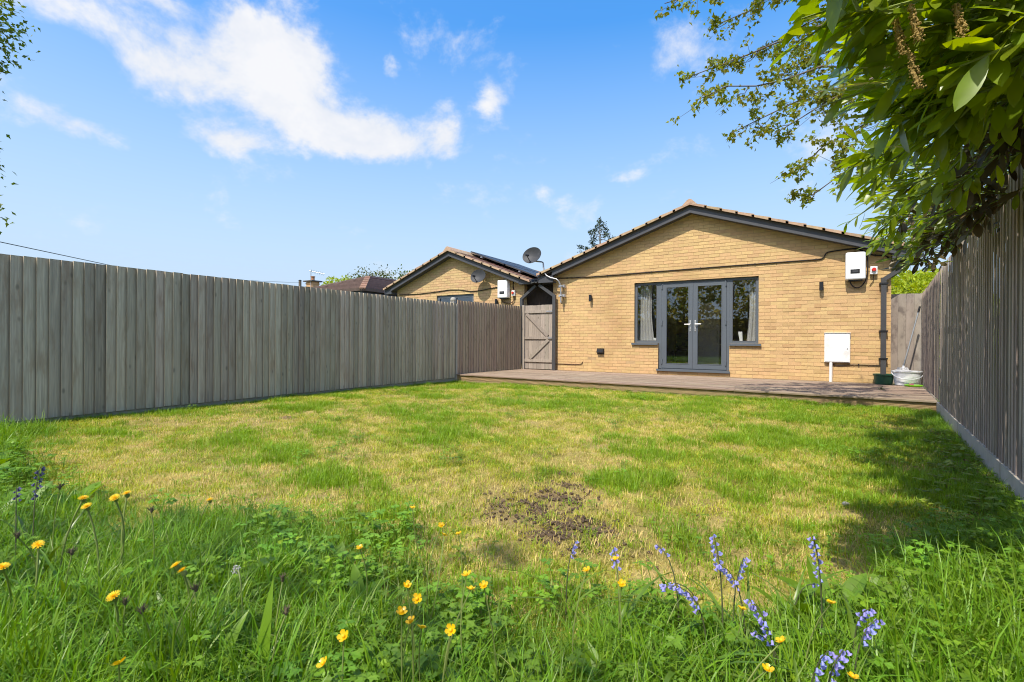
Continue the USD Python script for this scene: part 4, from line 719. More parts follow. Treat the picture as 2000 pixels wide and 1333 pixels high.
part(BK, 'wringer', lathe([(.12, .245), (.125, .285), (.10, .29), (.085, .25), (.06, .20), (.05, .2)], (1.60, 11.31, .152), 20, 1., .8), M['whitep'], smooth=40)
MP = thing('mop', 'mop with a pale metal pole leaning from the bucket on the fence', 'mop', (1.60, 11.30, .4))
mp0, mp1 = np.array([1.60, 11.30, .46]), np.array([1.845, 11.37, 1.60])
part(MP, 'pole', tube([mp0, mp1], .0125, 10), M['alu'], smooth=60)
part(MP, 'grip', tube([mp1 - (mp1-mp0)*.085, mp1 + (mp1-mp0)*.012], .0165, 10), M['black'], smooth=60)
part(MP, 'socket', tube([mp0 - (mp1-mp0)*.05, mp0 + (mp1-mp0)*.05], .022, 10), M['whitep'], smooth=60)
st = []
for k in range(70):
    a = rng.uniform(0, 2*math.pi); r_ = rng.uniform(.03, .12); p = np.array([1.60, 11.30, .475])
    st.append(tube([p, p + np.array([math.cos(a)*r_*.6, math.sin(a)*r_*.5, -.012+rng.uniform(0, .02)]), p + np.array([math.cos(a)*r_, math.sin(a)*r_*.75, -.09-rng.uniform(0, .06)])], .006, 5))
part(MP, 'mop_strands', cat(st), M['mop'], smooth=60)
DP = thing('lime_dustpan', 'lime green plastic pan lying on the deck by the bucket', 'dustpan', (1.72, 11.06, .152))
part(DP, 'pan', lathe([(0, .003), (.11, .003), (.128, .012), (.14, .034), (.134, .036), (.12, .016), (0, .008)], (1.72, 11.075, .150), 24, 1., .62), M['lime'], smooth=35)
part(DP, 'pan_handle', rbox(1.665, 1.695, 11.09, 11.20, .175, .205, .008), M['lime'])
SC = thing('deck_sponge', 'small dull pink sponge resting on the lime pan', 'sponge', (1.69, 11.08, .18))
part(SC, 'block', rbox(1.655, 1.725, 11.055, 11.10, .170, .205, .010), mat('pink_sponge', (.36, .12, .16), .95, .2, 40.), smooth=40)

def leaf_mesh(n=5, w=.18, droop=.12, fold=.06, pk=.85):
    """A leaf of unit length along +x, folded on its midrib: rows of three points."""
    t = np.linspace(0, 1, n+1); prof = np.sin(np.pi*np.clip(t, 0, 1)**pk)**.7*w; prof[0] = .012; prof[-1] = .004
    z = -droop*t**2
    v = np.stack([np.stack([t, prof, z + fold*prof/w*.5], 1), np.stack([t, 0*t, z], 1), np.stack([t, -prof, z + fold*prof/w*.5], 1)], 1).reshape(-1, 3)
    f = []
    for i in range(n):
        a, b = i*3, (i+1)*3
        f += [[a, a+1, b+1], [a, b+1, b], [a+1, a+2, b+2], [a+1, b+2, b+1]]
    return v, np.array(f)
def scatter_mesh(m, X, U, P, S):
    """Copies of a mesh along x directions X with up vectors U at P, sized S; returns (v, f, index of copy per vertex)."""
    X = X/np.linalg.norm(X, axis=1, keepdims=True); Y = np.cross(U, X); Y /= np.linalg.norm(Y, axis=1, keepdims=True)+1e-9; Z = np.cross(X, Y)
    v0, f0 = np.asarray(m[0]), np.asarray(m[1]); R_ = np.stack([X, Y, Z], 1)
    v = np.einsum('vk,nkj->nvj', v0, R_)*np.asarray(S)[:, None, None] + P[:, None]
    f = f0[None] + (np.arange(len(P))*len(v0))[:, None, None]
    return v.reshape(-1, 3), f.reshape(-1, f0.shape[1]), np.repeat(np.arange(len(P)), len(v0))

for k, (x, y, s, lb) in enumerate([(1.09, 10.05, .10, 'larger scrap of dark leaf on the deck before the tub'), (1.17, 9.80, .08, 'small dark leaf scrap on the deck nearest its front edge'), (1.145, 9.98, .07, 'tiny curled leaf scrap between two larger scraps on the deck')]):
    lm = leaf_mesh(4, .22, -.35, .15); a = k*1.9+.4
    v, f = along((lm[0]*s, lm[1]), (x, y, .156), (math.cos(a), math.sin(a), .25), (0, 0, 1)); solo('fallen_leaf', (v, f), M['leafscrap'], lb, 'leaf')

# ------------------------------------------------------------------ things in the room
def curtain(name, label, x0, x1, z0, z1, y, waves, taper):
    n_, k_ = 60, 9; s = np.linspace(0, 1, n_); zz = np.linspace(0, 1, k_); v = []
    for b in zz:
        w = 1 - taper*math.sin(b*math.pi)*.5 - taper*.5*b; x = (x0 + (x1-x0)*s*w) if taper >= 0 else x0 + (x1-x0)*(1-(1-s)*(1+taper*b))
        v.append(np.stack([x, y + .028*np.sin(s*waves*2*math.pi + b*.6), z0 + (z1-z0)*b + 0*s], 1))
    v = np.array(v).reshape(-1, 3); i, j = np.meshgrid(np.arange(k_-1), np.arange(n_-1), indexing='ij'); q_ = np.stack([i*n_+j, i*n_+j+1, (i+1)*n_+j+1, (i+1)*n_+j], -1).reshape(-1, 4)
    C_ = thing(name, label, 'curtain', ((x0+x1)/2, y, z1)); part(C_, 'cloth', (v, q_), M['curtain'], smooth=True)
curtain('curtain', 'pale curtain bunched at the left edge of the left side window', -3.46, -3.10, .95, 2.36, 11.80, 4.5, .25)
curtain('curtain', 'narrow pale curtain at the right edge of the right side window', -.82, -1.06, .95, 2.36, 11.80, 2.5, .3)
solo('sill_cup', lathe([(0, 0), (.045, 0), (.055, .02), (.06, .09), (.054, .09), (.048, .02), (0, .015)], (-3.06, 11.78, .936), 16), M['white'], 'white cup on the inner sill of the left side window', 'cup', smooth=40)
solo('leaning_frame', cat(hexa([(-1.19, 11.74, .936), (-1.14, 11.76, .936), (-1.13, 11.78, .936), (-1.18, 11.76, .936)], [(-1.225, 11.74, 1.17), (-1.155, 11.76, 1.17), (-1.145, 11.78, 1.17), (-1.215, 11.76, 1.17)])), M['white'], 'small pale frame leaning on the inner sill of the right side window', 'picture frame')
solo('sill_book', rbox(-1.09, -.96, 11.74, 11.84, .936, .965, .004), M['verge'], 'small tan book lying on the inner sill of the right side window', 'book')
FRG = thing('tall_fridge', 'tall pale fridge seen through the right french door', 'fridge', (-2.2, 14.6, .26))
part(FRG, 'body', rbox(-2.56, -1.96, 14.35, 14.95, .26, 2.05, .02), M['white'], smooth=40); part(FRG, 'door', cat(rbox(-2.555, -1.965, 14.325, 14.347, .30, 1.30, .01), rbox(-2.555, -1.965, 14.325, 14.347, 1.31, 2.04, .01)), M['white'], smooth=40)
part(FRG, 'handle', tube([(-2.02, 14.30, .9), (-2.02, 14.30, 1.25)], .012, 6), M['steel'])
TBL = thing('dining_chair', 'dark dining chair seen dimly through the left french door', 'chair', (-2.75, 13.2, .256))
part(TBL, 'seat', rbox(-2.95, -2.55, 13.0, 13.4, .69, .73, .012), M['black'])
part(TBL, 'backrest', rbox(-2.95, -2.55, 13.38, 13.42, .80, 1.16, .012), M['black'])
for xx in (-2.93, -2.57):
    for yy in (13.02, 13.39): part(TBL, 'leg', tube([(xx, yy, .256), (xx, yy, .7 if yy < 13.2 else 1.1)], .016, 8), M['black'])

# ------------------------------------------------------------------ leaves, trees
def ellipsoid_points(n, c, r, shell=.35):
    d = rng.normal(size=(n, 3)); d /= np.linalg.norm(d, axis=1, keepdims=True); k = rng.uniform(shell**3, 1, n)**(1/3)
    return np.asarray(c) + d*k[:, None]*np.asarray(r), d
DIAMOND = (np.array([(0, 0, 0), (.5, .30, .06), (1, 0, -.10), (.5, -.30, .06)], float), np.array([[0, 2, 1], [0, 3, 2]]))
LOBED = (np.array([(0, 0, 0), (.35, .42, .05), (.52, .18, .02), (1, 0, -.12), (.52, -.18, .02), (.35, -.42, .05)], float), np.array([[0, 2, 1], [0, 3, 2], [0, 4, 3], [0, 5, 4]]))
def foliage(P, D, size, up=.6, shape=DIAMOND, spread=.8, sizevar=.3):
    n = len(P); X = D + rng.normal(0, spread, (n, 3)); X[:, 2] -= .15; U = rng.normal(0, .6, (n, 3)); U[:, 2] += up
    v, f, idx = scatter_mesh(shape, X, U, P, size*(1 + rng.uniform(-sizevar, sizevar, n)))
    return (v, f), rng.uniform(0, 1, n)[idx]
def branchlet(a, b, r0, r1, sag=0., n=6, wig=.03):
    a, b = np.array(a, float), np.array(b, float); t = np.linspace(0, 1, n)[:, None]; L_ = np.linalg.norm(b-a)
    p = a*(1-t) + b*t + np.array([0, 0, 1.])*sag*4*t*(1-t); p[1:-1] += rng.normal(0, wig*L_, (n-2, 3)); return p, np.linspace(r0, r1, n)

# ---- cherry laurel over the right fence: lobes of leafy shoots
LA = thing('cherry_laurel', 'large glossy cherry laurel overhanging the right fence', 'shrub', (1.9, 3.5, 0))
LOBES = [  # x, y, z, radius, shoots
    (.16, 1.47, 1.86, .17, 9), (.05, 1.28, 1.80, .09, 5), (.32, 1.62, 1.80, .24, 30), (.48, 1.75, 1.78, .23, 30), (.62, 1.95, 1.83, .22, 20), (.34, 2.05, 1.83, .22, 28), (.47, 2.15, 1.76, .24, 30), (.66, 2.30, 1.90, .22, 20), (.80, 2.45, 2.02, .24, 20),
    (.42, 2.75, 1.92, .27, 26), (.58, 2.95, 1.90, .27, 26), (.76, 2.95, 1.96, .26, 24), (.46, 3.30, 1.98, .26, 26), (.60, 3.75, 1.98, .32, 34), (.78, 3.95, 1.92, .30, 30), (.92, 3.75, 2.00, .26, 26), (.55, 4.35, 2.08, .34, 34), (.70, 4.9, 2.06, .36, 36), (.90, 5.05, 1.98, .34, 34),
    (1.05, 5.0, 2.0, .32, 28), (.80, 5.6, 2.14, .35, 36), (.98, 6.0, 2.12, .35, 36), (1.15, 6.4, 2.05, .33, 34), (1.26, 6.9, 2.08, .26, 20), (1.40, 6.7, 2.25, .38, 26),
    (1.1, 2.9, 2.2, .45, 26), (1.15, 3.6, 2.2, .5, 44), (1.3, 4.4, 2.2, .5, 44), (1.4, 5.3, 2.25, .5, 40), (1.5, 6.2, 2.25, .5, 36), (.75, 3.1, 2.35, .4, 40), (.9, 4.2, 2.4, .45, 40), (.6, 2.5, 2.22, .3, 26),
    (1.6, 4.2, 2.8, .7, 40), (1.9, 5.8, 2.7, .7, 40)]
DARK = [(0.86, 3.92, 1.87, 0.26, 24, 1), (0.87, 3.5, 1.93, 0.2, 20, 1), (0.8, 3.0, 2.0, 0.17, 16, 1), (0.88, 4.64, 1.85, 0.28, 26, 1), (0.83, 3.2, 2.08, 0.26, 26, 1), (0.77, 2.76, 2.04, 0.24, 24, 0), (0.65, 2.74, 2.16, 0.26, 26, 0), (0.59, 3.06, 2.16, 0.22, 18, 0), (0.98, 5.99, 1.79, 0.25, 18, 1)]
LOBES += [l[:5] for l in DARK]
lf = leaf_mesh(7, .158, .10, .05, 1.18)
leafP, leafX, leafU, leafS, tw = [], [], [], [], []
for x, y, z, r, ns in LOBES:
    for _ in range(int(ns*(.46 if y > 2.6 and x < fence_right_x(y)-.12 else 1.))):
        dr = rng.normal(size=3); dr /= np.linalg.norm(dr); base = np.array([x, y, z]) + dr*r*rng.uniform(.2, .95)
        ax = np.array([-.75, -.22, -.10]) + dr*.55 + rng.normal(0, .28, 3); ax /= np.linalg.norm(ax); L_ = rng.uniform(.12, .22)
        tw.append(tube([base - ax*L_*.9, base, base + ax*L_*.5], [.0045, .004, .002], 4))
        nl = rng.integers(6, 9); side = np.cross(ax, [0, 0, 1.]); side /= np.linalg.norm(side)+1e-9; rollv = rng.uniform(0, 6.28)
        for k in range(nl):
            t = (k+.6)/nl; a = rollv + k*2.4; out = math.cos(a)*side + math.sin(a)*np.cross(side, ax)
            X_ = ax*.75 + out*.85*(1-.55*t) + rng.normal(0, .12, 3); X_[2] -= .10
            leafP.append(base + ax*L_*(t-.5)); leafX.append(X_); leafU.append(np.array([-.15, -.25, 1.]) + rng.normal(0, .35, 3)); leafS.append(rng.uniform(.085, .150)*(.75 if t > .85 else 1))
leafP, leafX, leafU, leafS = map(np.array, (leafP, leafX, leafU, leafS))
lv_, lf_, idx = scatter_mesh(lf, leafX, leafU, leafP, leafS); nv = len(lf[0]); tones = rng.uniform(0, 1, len(leafP))
cen = lv_.reshape(len(leafP), nv, 3).mean(1); dep = cen @ d0; px = (cen @ r0)/np.maximum(dep, .01); pz = (cen[:, 2]-EYE)/np.maximum(dep, .01)
seen = (dep > .25) & (abs(px) < 1.12) & (pz < .76)
order = np.argsort(np.where(seen, dep/leafS, 1e9)); big = order[:300]; restmask = np.ones(len(leafP), bool); restmask[big] = False
# the script keeps clear of the lens itself
tooclose = (np.linalg.norm(cen - np.array([0, 0, EYE]), axis=1) < .75); restmask &= ~tooclose
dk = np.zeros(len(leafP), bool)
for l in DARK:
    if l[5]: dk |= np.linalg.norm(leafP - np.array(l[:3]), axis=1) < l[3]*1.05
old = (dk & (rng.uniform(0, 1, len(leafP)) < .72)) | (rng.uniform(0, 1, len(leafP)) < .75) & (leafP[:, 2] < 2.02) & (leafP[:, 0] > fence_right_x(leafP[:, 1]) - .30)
vv = lv_.reshape(len(leafP), nv, 3)
for i in big:
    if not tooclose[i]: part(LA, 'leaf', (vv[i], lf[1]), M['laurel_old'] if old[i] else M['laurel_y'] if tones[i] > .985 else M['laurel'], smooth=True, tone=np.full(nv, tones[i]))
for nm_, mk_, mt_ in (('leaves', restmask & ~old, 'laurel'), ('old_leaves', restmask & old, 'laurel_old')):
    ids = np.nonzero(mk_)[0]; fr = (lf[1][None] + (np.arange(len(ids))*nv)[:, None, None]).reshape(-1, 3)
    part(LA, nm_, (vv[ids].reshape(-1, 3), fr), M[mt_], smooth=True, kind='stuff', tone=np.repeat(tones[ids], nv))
part(LA, 'shoots', cat(tw), M['stem'], kind='stuff')
for (a, b) in [((1.9, 2.2, 0), (1.1, 2.2, 2.2)), ((2.0, 3.2, 0), (1.2, 3.4, 2.3)), ((2.1, 4.6, 0), (1.3, 4.6, 2.3)), ((2.2, 5.8, 0), (1.4, 5.9, 2.3)), ((1.7, 1.2, 0), (.9, 1.6, 2.3))]:
    p, rr_ = branchlet(a, b, .05, .02, .1, 8, .02); part(LA, 'stem', tube(p, rr_, 8), M['bark'], smooth=60)
SPIKES = [(0.230, 1.440, 1.655), (.205, 1.46, 1.64), (.235, 1.47, 1.555), (.325, 1.52, 1.67), (.43, 2.25, 1.65)]
for k, (x, y, z) in enumerate(SPIKES):
    pts = np.array([(x, y, z), (x-.012, y-.004, z+.04), (x-.018, y-.008, z+.085)]); fl = [tube(pts, [.004, .005, .003], 6)]
    for _ in range(150):
        t = rng.uniform(0, 1); a = rng.uniform(0, 6.28); c = pts[0]*(1-t) + pts[2]*t + np.array([math.cos(a), math.sin(a), 0])*rng.uniform(.004, .0125)*(1.15-.6*t)
        s_ = trimesh.creation.icosphere(0, rng.uniform(.0016, .0030)); fl.append((np.array(s_.vertices)+c, np.array(s_.faces)))
    part(LA, 'flower_spike', cat(fl), M['flower'])

# ---- the tree whose young branches hang in from the top right
SY = thing('overhanging_tree', 'tall tree whose thin young leafed branches reach in from the right', 'tree', (4.2, 8.2, 0))
p, rr_ = branchlet((4.2, 8.2, -.1), (3.9, 8.6, 8.5), .22, .09, 0, 12, .008); part(SY, 'trunk', tube(p, rr_, 12), M['bark'], smooth=60)
limbs = [((3.9, 8.4, 4.3), (-1.15, 6.25, 3.95), .25), ((3.9, 8.5, 5.2), (-1.22, 6.3, 4.30), .35), ((3.9, 8.4, 4.6), (-.78, 6.5, 3.55), .35), ((3.9, 8.5, 4.5), (-.30, 6.45, 3.42), .45), ((3.9, 8.3, 4.2), (-.05, 6.45, 2.95), .5), ((3.9, 8.2, 4.0), (.10, 6.52, 2.66), .45), ((3.9, 8.5, 6.0), (-1.5, 6.1, 5.2), .2), ((3.9, 8.5, 6.2), (-.95, 6.7, 5.1), .2), ((3.9, 8.4, 5.6), (-.5, 7.2, 4.9), .3), ((3.9, 8.4, 5.4), (-.2, 6.8, 4.3), .3), ((3.9, 8.4, 6.4), (-.3, 7.0, 5.6), .2), ((3.9, 8.4, 5.0), (.4, 7.4, 4.0), .3), ((3.9, 8.4, 5.8), (.5, 7.8, 5.0), .2),((3.9, 8.4, 6.8), (.6, 7.2, 6.0), .2)]
twv, cl, cd = [], [], []
for a, b, sag in limbs:
    p, rr_ = branchlet(a, b, .030, .005, sag, 16, .006); part(SY, 'branch', tube(p, rr_, 7), M['twig'], smooth=60)
    for i in range(6, 16):
        m_ = 2 if i < 9 else 3
        for _ in range(m_):
            t = rng.uniform(i-1, i)/15; base = np.array([np.interp(t*15, np.arange(16), p[:, k]) for k in range(3)]); dr = (p[i]-p[i-1]); dr /= np.linalg.norm(dr)
            if base[0] > 1.0: continue
            o_ = dr*.8 + rng.normal(0, .55, 3); o_ /= np.linalg.norm(o_); L_ = rng.uniform(.15, .48)*(1 if i < 13 else .7); e = base + o_*L_ + np.array([0, 0, -.05])
            q_, r_ = branchlet(base, e, .0055, .002, -.03, 5, .04); twv.append(tube(q_, r_, 4))
            for s_ in (.45, .75, 1.0):
                c_ = base*(1-s_) + e*s_
                if rng.uniform() < (.95 if s_ == 1.0 else .55)*(.40 + .60*min(1., i/11)): cl.append(c_ + rng.normal(0, .01, 3)); cd.append(o_)
                if rng.uniform() < .35:
                    e2 = c_ + (o_*.5 + rng.normal(0, .5, 3))*rng.uniform(.08, .2); twv.append(tube([c_, e2], [.003, .0015], 4)); 
                    if rng.uniform() < .7: cl.append(e2); cd.append(e2-c_)
        
part(SY, 'twigs', cat(twv), M['twig'], kind='stuff')
cl, cd = np.array(cl), np.array(cd); nl = 13
P_ = np.repeat(cl, nl, 0) + rng.normal(0, .034, (len(cl)*nl, 3)); D_ = rng.normal(0, 1, (len(P_), 3)); D_[:, 2] -= .5
fm, tn = foliage(P_, D_, .056, .5, LOBED, .3, .4); part(SY, 'leaves', fm, M['maple'], kind='stuff', tone=tn)

def leafy_tree(name, label, base, hgt, crowns, n, size, m, trunk_r=.15, group=None, catg='tree', shape=DIAMOND, clump=0):
    T = thing(name, label, catg, base, group)
    top = np.array([np.mean([c[0] for c in crowns]), np.mean([c[1] for c in crowns]), max(c[2] for c in crowns)])
    p, r_ = branchlet(base, top, trunk_r, trunk_r*.25, 0, 10, .01); part(T, 'trunk', tube(p, r_, 9), M['bark'], smooth=60)
    for x, y, z, rx, rz in crowns:
        i = int(np.clip(rng.uniform(.35, .75)*9, 2, 8)); q_, s_ = branchlet(p[i], (x, y, z), trunk_r*.4, .015, .1, 7, .03); part(T, 'limb', tube(q_, s_, 6), M['bark'], smooth=60)
    vol = np.array([c[3]**2*c[4] for c in crowns]); cnt = (n*vol/vol.sum()).astype(int); PP, DD = [], []
    for (x, y, z, rx, rz), k in zip(crowns, cnt):
        if clump:
            c_, d_ = ellipsoid_points(max(1, k//clump), (x, y, z), (rx, rx, rz), .2); P1 = np.repeat(c_, clump, 0) + rng.normal(0, size*1.5, (len(c_)*clump, 3)); D1 = np.repeat(d_, clump, 0)
        else: P1, D1 = ellipsoid_points(k, (x, y, z), (rx, rx, rz), .3)
        PP.append(P1); DD.append(D1)
    fm, tn = foliage(np.vstack(PP), np.vstack(DD), size, .6, shape); part(T, 'crown', fm, m, kind='stuff', tone=tn)
    return T
leafy_tree('hedgerow_tree', 'leafy tree just past the left fence, only twig tips in view', (-13.2, 1.2, -.1), 7, [(-11.84, 2.20, 6.25, .38, .48), (-11.95, 2.1, 5.5, .30, .35), (-11.84, 2.17, 3.55, .27, .36), (-11.72, 2.24, 2.98, .30, .20), (-12.4, 1.8, 6.5, .9, .9), (-12.4, 1.7, 4.4, .7, .9), (-13.2, 1.4, 5.6, 1.2, 1.4), (-12.6, 1.6, 3.0, .7, .5)], 9000, .085, M['oak'], .16, shape=LOBED, clump=14)
# trees behind the photographer: they shade the near grass and show in the door glass
BACK = [(-3.6, -5.4, [( -3.3, -4.6, 5.6, 1.9, 1.7), (-4.6, -5.2, 6.6, 1.8, 1.6), (-2.2, -5.0, 6.9, 1.8, 1.5), (-3.4, -5.6, 4.0, 1.8, 1.3)], 'spreading leafy tree behind the viewpoint, left of the middle one'), (.6, -5.2, [(.4, -4.6, 5.2, 1.8, 1.6), (1.6, -5.0, 6.2, 1.8, 1.6), (-.6, -5.4, 6.4, 1.6, 1.5), (.8, -5.4, 3.8, 1.7, 1.2)], 'middle leafy tree behind the viewpoint, nearest the laurel'), (4.2, -6.0, [(3.6, -5.8, 5.6, 2.0, 1.7), (4.8, -6.0, 6.8, 1.9, 1.7), (4.2, -6.4, 3.8, 1.9, 1.5)], 'leafy tree behind the viewpoint beyond the right fence'), (-8.2, -7.0, [(-8.0, -7.0, 5.6, 2.2, 1.8), (-9.4, -7.4, 6.4, 2.0, 1.7), (-7.0, -7.4, 4.0, 2.0, 1.5)], 'leafy tree behind the viewpoint beyond the left fence')]
for x, y, cr_, lb in BACK: leafy_tree('garden_tree', lb, (x, y, -.15), 7, cr_, 850, .19, M['oak'], .17, 'trees behind the viewpoint', shape=LOBED)
HB = thing('tall_hedge', 'tall dark hedge far behind the viewpoint, mirrored in the door glass', 'hedge', (-1, -14, 0))
P1 = rng.uniform([-14, -15.0, .1], [12, -13.2, 7.6], (9000, 3)); P1[:, 2] *= .82 + .3*meshkit.fbm(np.stack([P1[:, 0]*.5, 0*P1[:, 0], 0*P1[:, 0]+2.], -1), 3, 3)
fm, tn = foliage(P1, np.tile([0, .6, .2], (len(P1), 1)), .42, .4, LOBED, .7); part(HB, 'crown', fm, mat('back_hedge_leaf', (.34, .32, .07), .5, .2, 1., objvar=.3, trans=.5, tone=True), kind='stuff', tone=tn)
part(HB, 'inner_twigs', box(-14, 12, -15.2, -14.6, -.2, 2.6), M['twig'])
for k in range(6): part(HB, 'trunk', tube([(-12+k*4.4, -14, -.2), (-12+k*4.4, -14, 4)], [.14, .08], 8), M['bark'])
leafy_tree('shrub', 'yellow green shrub beside the far brick chimney', (-25.6, 21.5, -.2), 4, [(-26.9, 21.0, 4.35, .7, .8), (-26.2, 21.5, 4.5, .6, .7), (-25.3, 22.0, 4.1, .8, .7)], 2200, .15, M['lime_leaf'], .1, catg='shrub')
leafy_tree('bushy_tree', 'dull green feathery tree between the far chimney and the hip roof', (-26.5, 24.5, -.2), 5, [(-27.6, 24.3, 5.25, .8, .7), (-26.6, 25.0, 5.3, .8, .7), (-25.2, 25.6, 4.8, 1.0, .6)], 2200, .17, M['olive'], .12, 'far trees above the hip roof', clump=6)
leafy_tree('bushy_tree', 'dark round headed tree above the ridge of the hip roof', (-26.0, 28.0, -.2), 5, [(-26.4, 27.2, 5.6, .75, .6), (-25.2, 28.2, 5.75, .55, .5), (-24.2, 28.6, 5.6, .5, .5), (-25.6, 27.8, 4.9, 1.6, .7)], 2200, .17, M['oak'], .12, 'far trees above the hip roof', clump=6)
# yellow-green hedge beyond the passage
HG = thing('clipped_hedge', 'bright yellow green clipped hedge beyond the right hand passage', 'hedge', (2.9, 17.5, 0))
P1, D1 = ellipsoid_points(15000, (2.9, 17.6, 1.35), (1.75, 1.3, 1.62), .86); P1[:, 2] = np.maximum(P1[:, 2], .0)
P1 += .12*(meshkit.fbm(P1*2.2, 3, 3)[:, None]-.5)*D1*3
fm, tn = foliage(P1, D1, .10, .3, DIAMOND, .5); part(HG, 'crown', fm, M['lime_leaf'], kind='stuff', tone=tn)
for k in range(3): part(HG, 'trunk', tube([(2.3+k*.6, 17.6, -.2), (2.35+k*.55, 17.6, 1.6)], [.06, .03], 7), M['bark'])
ic = trimesh.creation.icosphere(3, 1.); vi = np.array(ic.vertices)*np.array([1.62, 1.18, 1.48]) + np.array([2.9, 17.6, 1.33]); part(HG, 'inner_twigs', (vi, np.array(ic.faces)), M['lime_leaf'], tone=np.full(len(vi), .4), smooth=True)

# conifer behind the main roof: a trunk with separate sprays
CN = thing('conifer', 'sparse dark conifer rising behind the left slope of the main roof', 'tree', (-14.57, 37.99, 0))
part(CN, 'trunk', tube([(-14.57, 37.99, -.2), (-14.52, 37.99, 8.0), (-14.60, 37.99, 11.0)], [.22, .10, .02], 8), M['bark'], smooth=60)
sp_P, sp_D, tww = [], [], []
for z, s, L_ in [(11.0, 0, .10), (10.75, 1, .25), (10.6, -1, .25), (10.35, 1, .45), (10.2, -1, .55), (10.0, 1, .75), (9.85, -1, .85), (9.7, 1, .6), (9.5, -1, .6), (9.5, 1, 1.35), (9.2, 1, 1.5), (9.15, -1, .75), (8.9, 1, .7), (8.85, -1, .5), (8.6, -1, 1.75), (8.4, -1, 1.55), (8.4, 1, 1.3), (8.0, -1, 1.2), (7.9, 1, 1.6), (7.5, -1, 2.3), (7.3, 1, 2.0)]:
    b = np.array([-14.57, 37.99, z-.1]); dirv = r0*s + d0*rng.uniform(-.5, .5) + np.array([0, 0, .28 if L_ < 1 else .1]); e = b + dirv*L_
    q_, r_ = branchlet(b, e, .03, .01, -.05, 6, .03); tww.append(tube(q_, r_, 5))
    for k in range(int(4 + L_*6)):
        t = rng.uniform(.45, 1.05); c_ = b + dirv*L_*t; P1 = c_ + rng.normal(0, .10, (9, 3)); sp_P.append(P1); sp_D.append(np.repeat(dirv[None], 9, 0))
    if s == 0:
        for zz in np.linspace(9.6, 11.3, 12): sp_P.append(np.array([-14.58, 37.99, zz]) + rng.normal(0, [.13, .13, .08], (10, 3))*(1.0 if zz < 11 else .45)); sp_D.append(rng.normal(0, 1, (10, 3)))
part(CN, 'branches', cat(tww), M['bark'], kind='stuff')
fm, tn = foliage(np.vstack(sp_P), np.vstack(sp_D), .15, .3, DIAMOND, .7); part(CN, 'crown', fm, M['needle'], kind='stuff', tone=tn)

TP = thing('telephone_pole', 'distant telephone pole top just above the left fence', 'pole', (-36.1, 24.84, 0))
part(TP, 'pole', tube([(-36.1, 24.84, -.2), (-36.1, 24.84, 5.85)], [.15, .11], 10), M['pole'], smooth=60); part(TP, 'cap', lathe([(.13, 5.85), (.13, 5.90), (0, 5.95)], (-36.1, 24.84, 0), 10), M['wire'])
solo('telephone_wire', tube([(-17.6, .4, 3.95), (-20.187, 4.085, 3.766), (-23.476, 7.935, 3.823), (-26.4, 11.6, 4.10), (-29.107, 15.044, 4.48), (-32.6, 20.0, 5.05), (-36.1, 24.84, 5.72)], .013, 6), M['wire'], 'thin black telephone wire sloping down above the left fence', 'wire', smooth=60)

# ------------------------------------------------------------------ grass
def blades(n, rad, h0, h1, w, lean, segs, curl=1.6, flat=0.):
    V, F, k = [], [], 0
    for _ in range(n):
        a, rr_ = rng.uniform(0, 6.283), rad*math.sqrt(rng.uniform()); b = rng.uniform(0, 6.283); h_ = rng.uniform(h0, h1); ln = rng.uniform(.15, 1)*lean
        base = np.array([math.cos(a)*rr_, math.sin(a)*rr_, -.004]); d_ = np.array([math.cos(b), math.sin(b), 0]); s_ = np.array([-d_[1], d_[0], 0]); tw_ = rng.uniform(-.6, .6)
        ws = w*rng.uniform(.7, 1.25)
        for i in range(segs+1):
            t = i/segs; ang = ln*(t**curl if curl else 1)
            c = base + d_*h_*t*math.sin(ang) + np.array([0, 0, h_*t*max(math.cos(ang), .04)])
            sw = s_*math.cos(tw_*t) + d_*math.sin(tw_*t)
            if i == segs: V.append(c)
            else: wd = ws*(1-.55*t)*(.6+.4*min(1, t*4)); V += [c - sw*wd/2, c + sw*wd/2]
        for i in range(segs-1): F += [[k+2*i, k+2*i+1, k+2*i+3], [k+2*i, k+2*i+3, k+2*i+2]]
        F.append([k+2*segs-2, k+2*segs-1, k+2*segs]); k += 2*segs+1
    return np.array(V), np.array(F)

def instancer(name, label, catg, protos, idx, P, yaw, S, tilt=None):
    pi = UsdGeom.PointInstancer.Define(stage, fresh(name)); path = str(pi.GetPath())
    for k, (nm, m_, mt) in enumerate(protos): usdkit.mesh(stage, f'{path}/{nm}', m_, mt)
    pi.CreatePrototypesRel().SetTargets([f'{path}/{nm}' for nm, _, _ in protos])
    pi.CreateProtoIndicesAttr(Vt.IntArray.FromNumpy(np.asarray(idx, np.int32))); pi.CreatePositionsAttr(Vt.Vec3fArray.FromNumpy(np.asarray(P, np.float32)))
    tx = np.zeros(len(P)) if tilt is None else tilt
    qs = [Gf.Quath(float(math.cos(a/2)*math.cos(b/2)), float(math.cos(a/2)*math.sin(b/2)), float(math.sin(a/2)*math.sin(b/2)), float(math.sin(a/2)*math.cos(b/2))) for a, b in zip(yaw, tx)]
    pi.CreateOrientationsAttr(Vt.QuathArray(qs)); pi.CreateScalesAttr(Vt.Vec3fArray.FromNumpy(np.asarray(S, np.float32)))
    return tag(pi.GetPrim(), label, catg, kind='stuff')

def candidates(n, x0, x1, y0, y1):
    return rng.uniform(x0, x1, n), rng.uniform(y0, y1, n)
def view_keep(x, y, near=0.):
    """Only the part of the garden the photograph could see, with a margin for a step to the side."""
    d_ = x*d0[0] + y*d0[1]; r_ = x*r0[0] + y*r0[1]
    return (d_ > .35) & (abs(r_) < 1.35*d_ + 1.0) & (x > fence_left_x(y)+.01) & (x < fence_right_x(y)-.03)

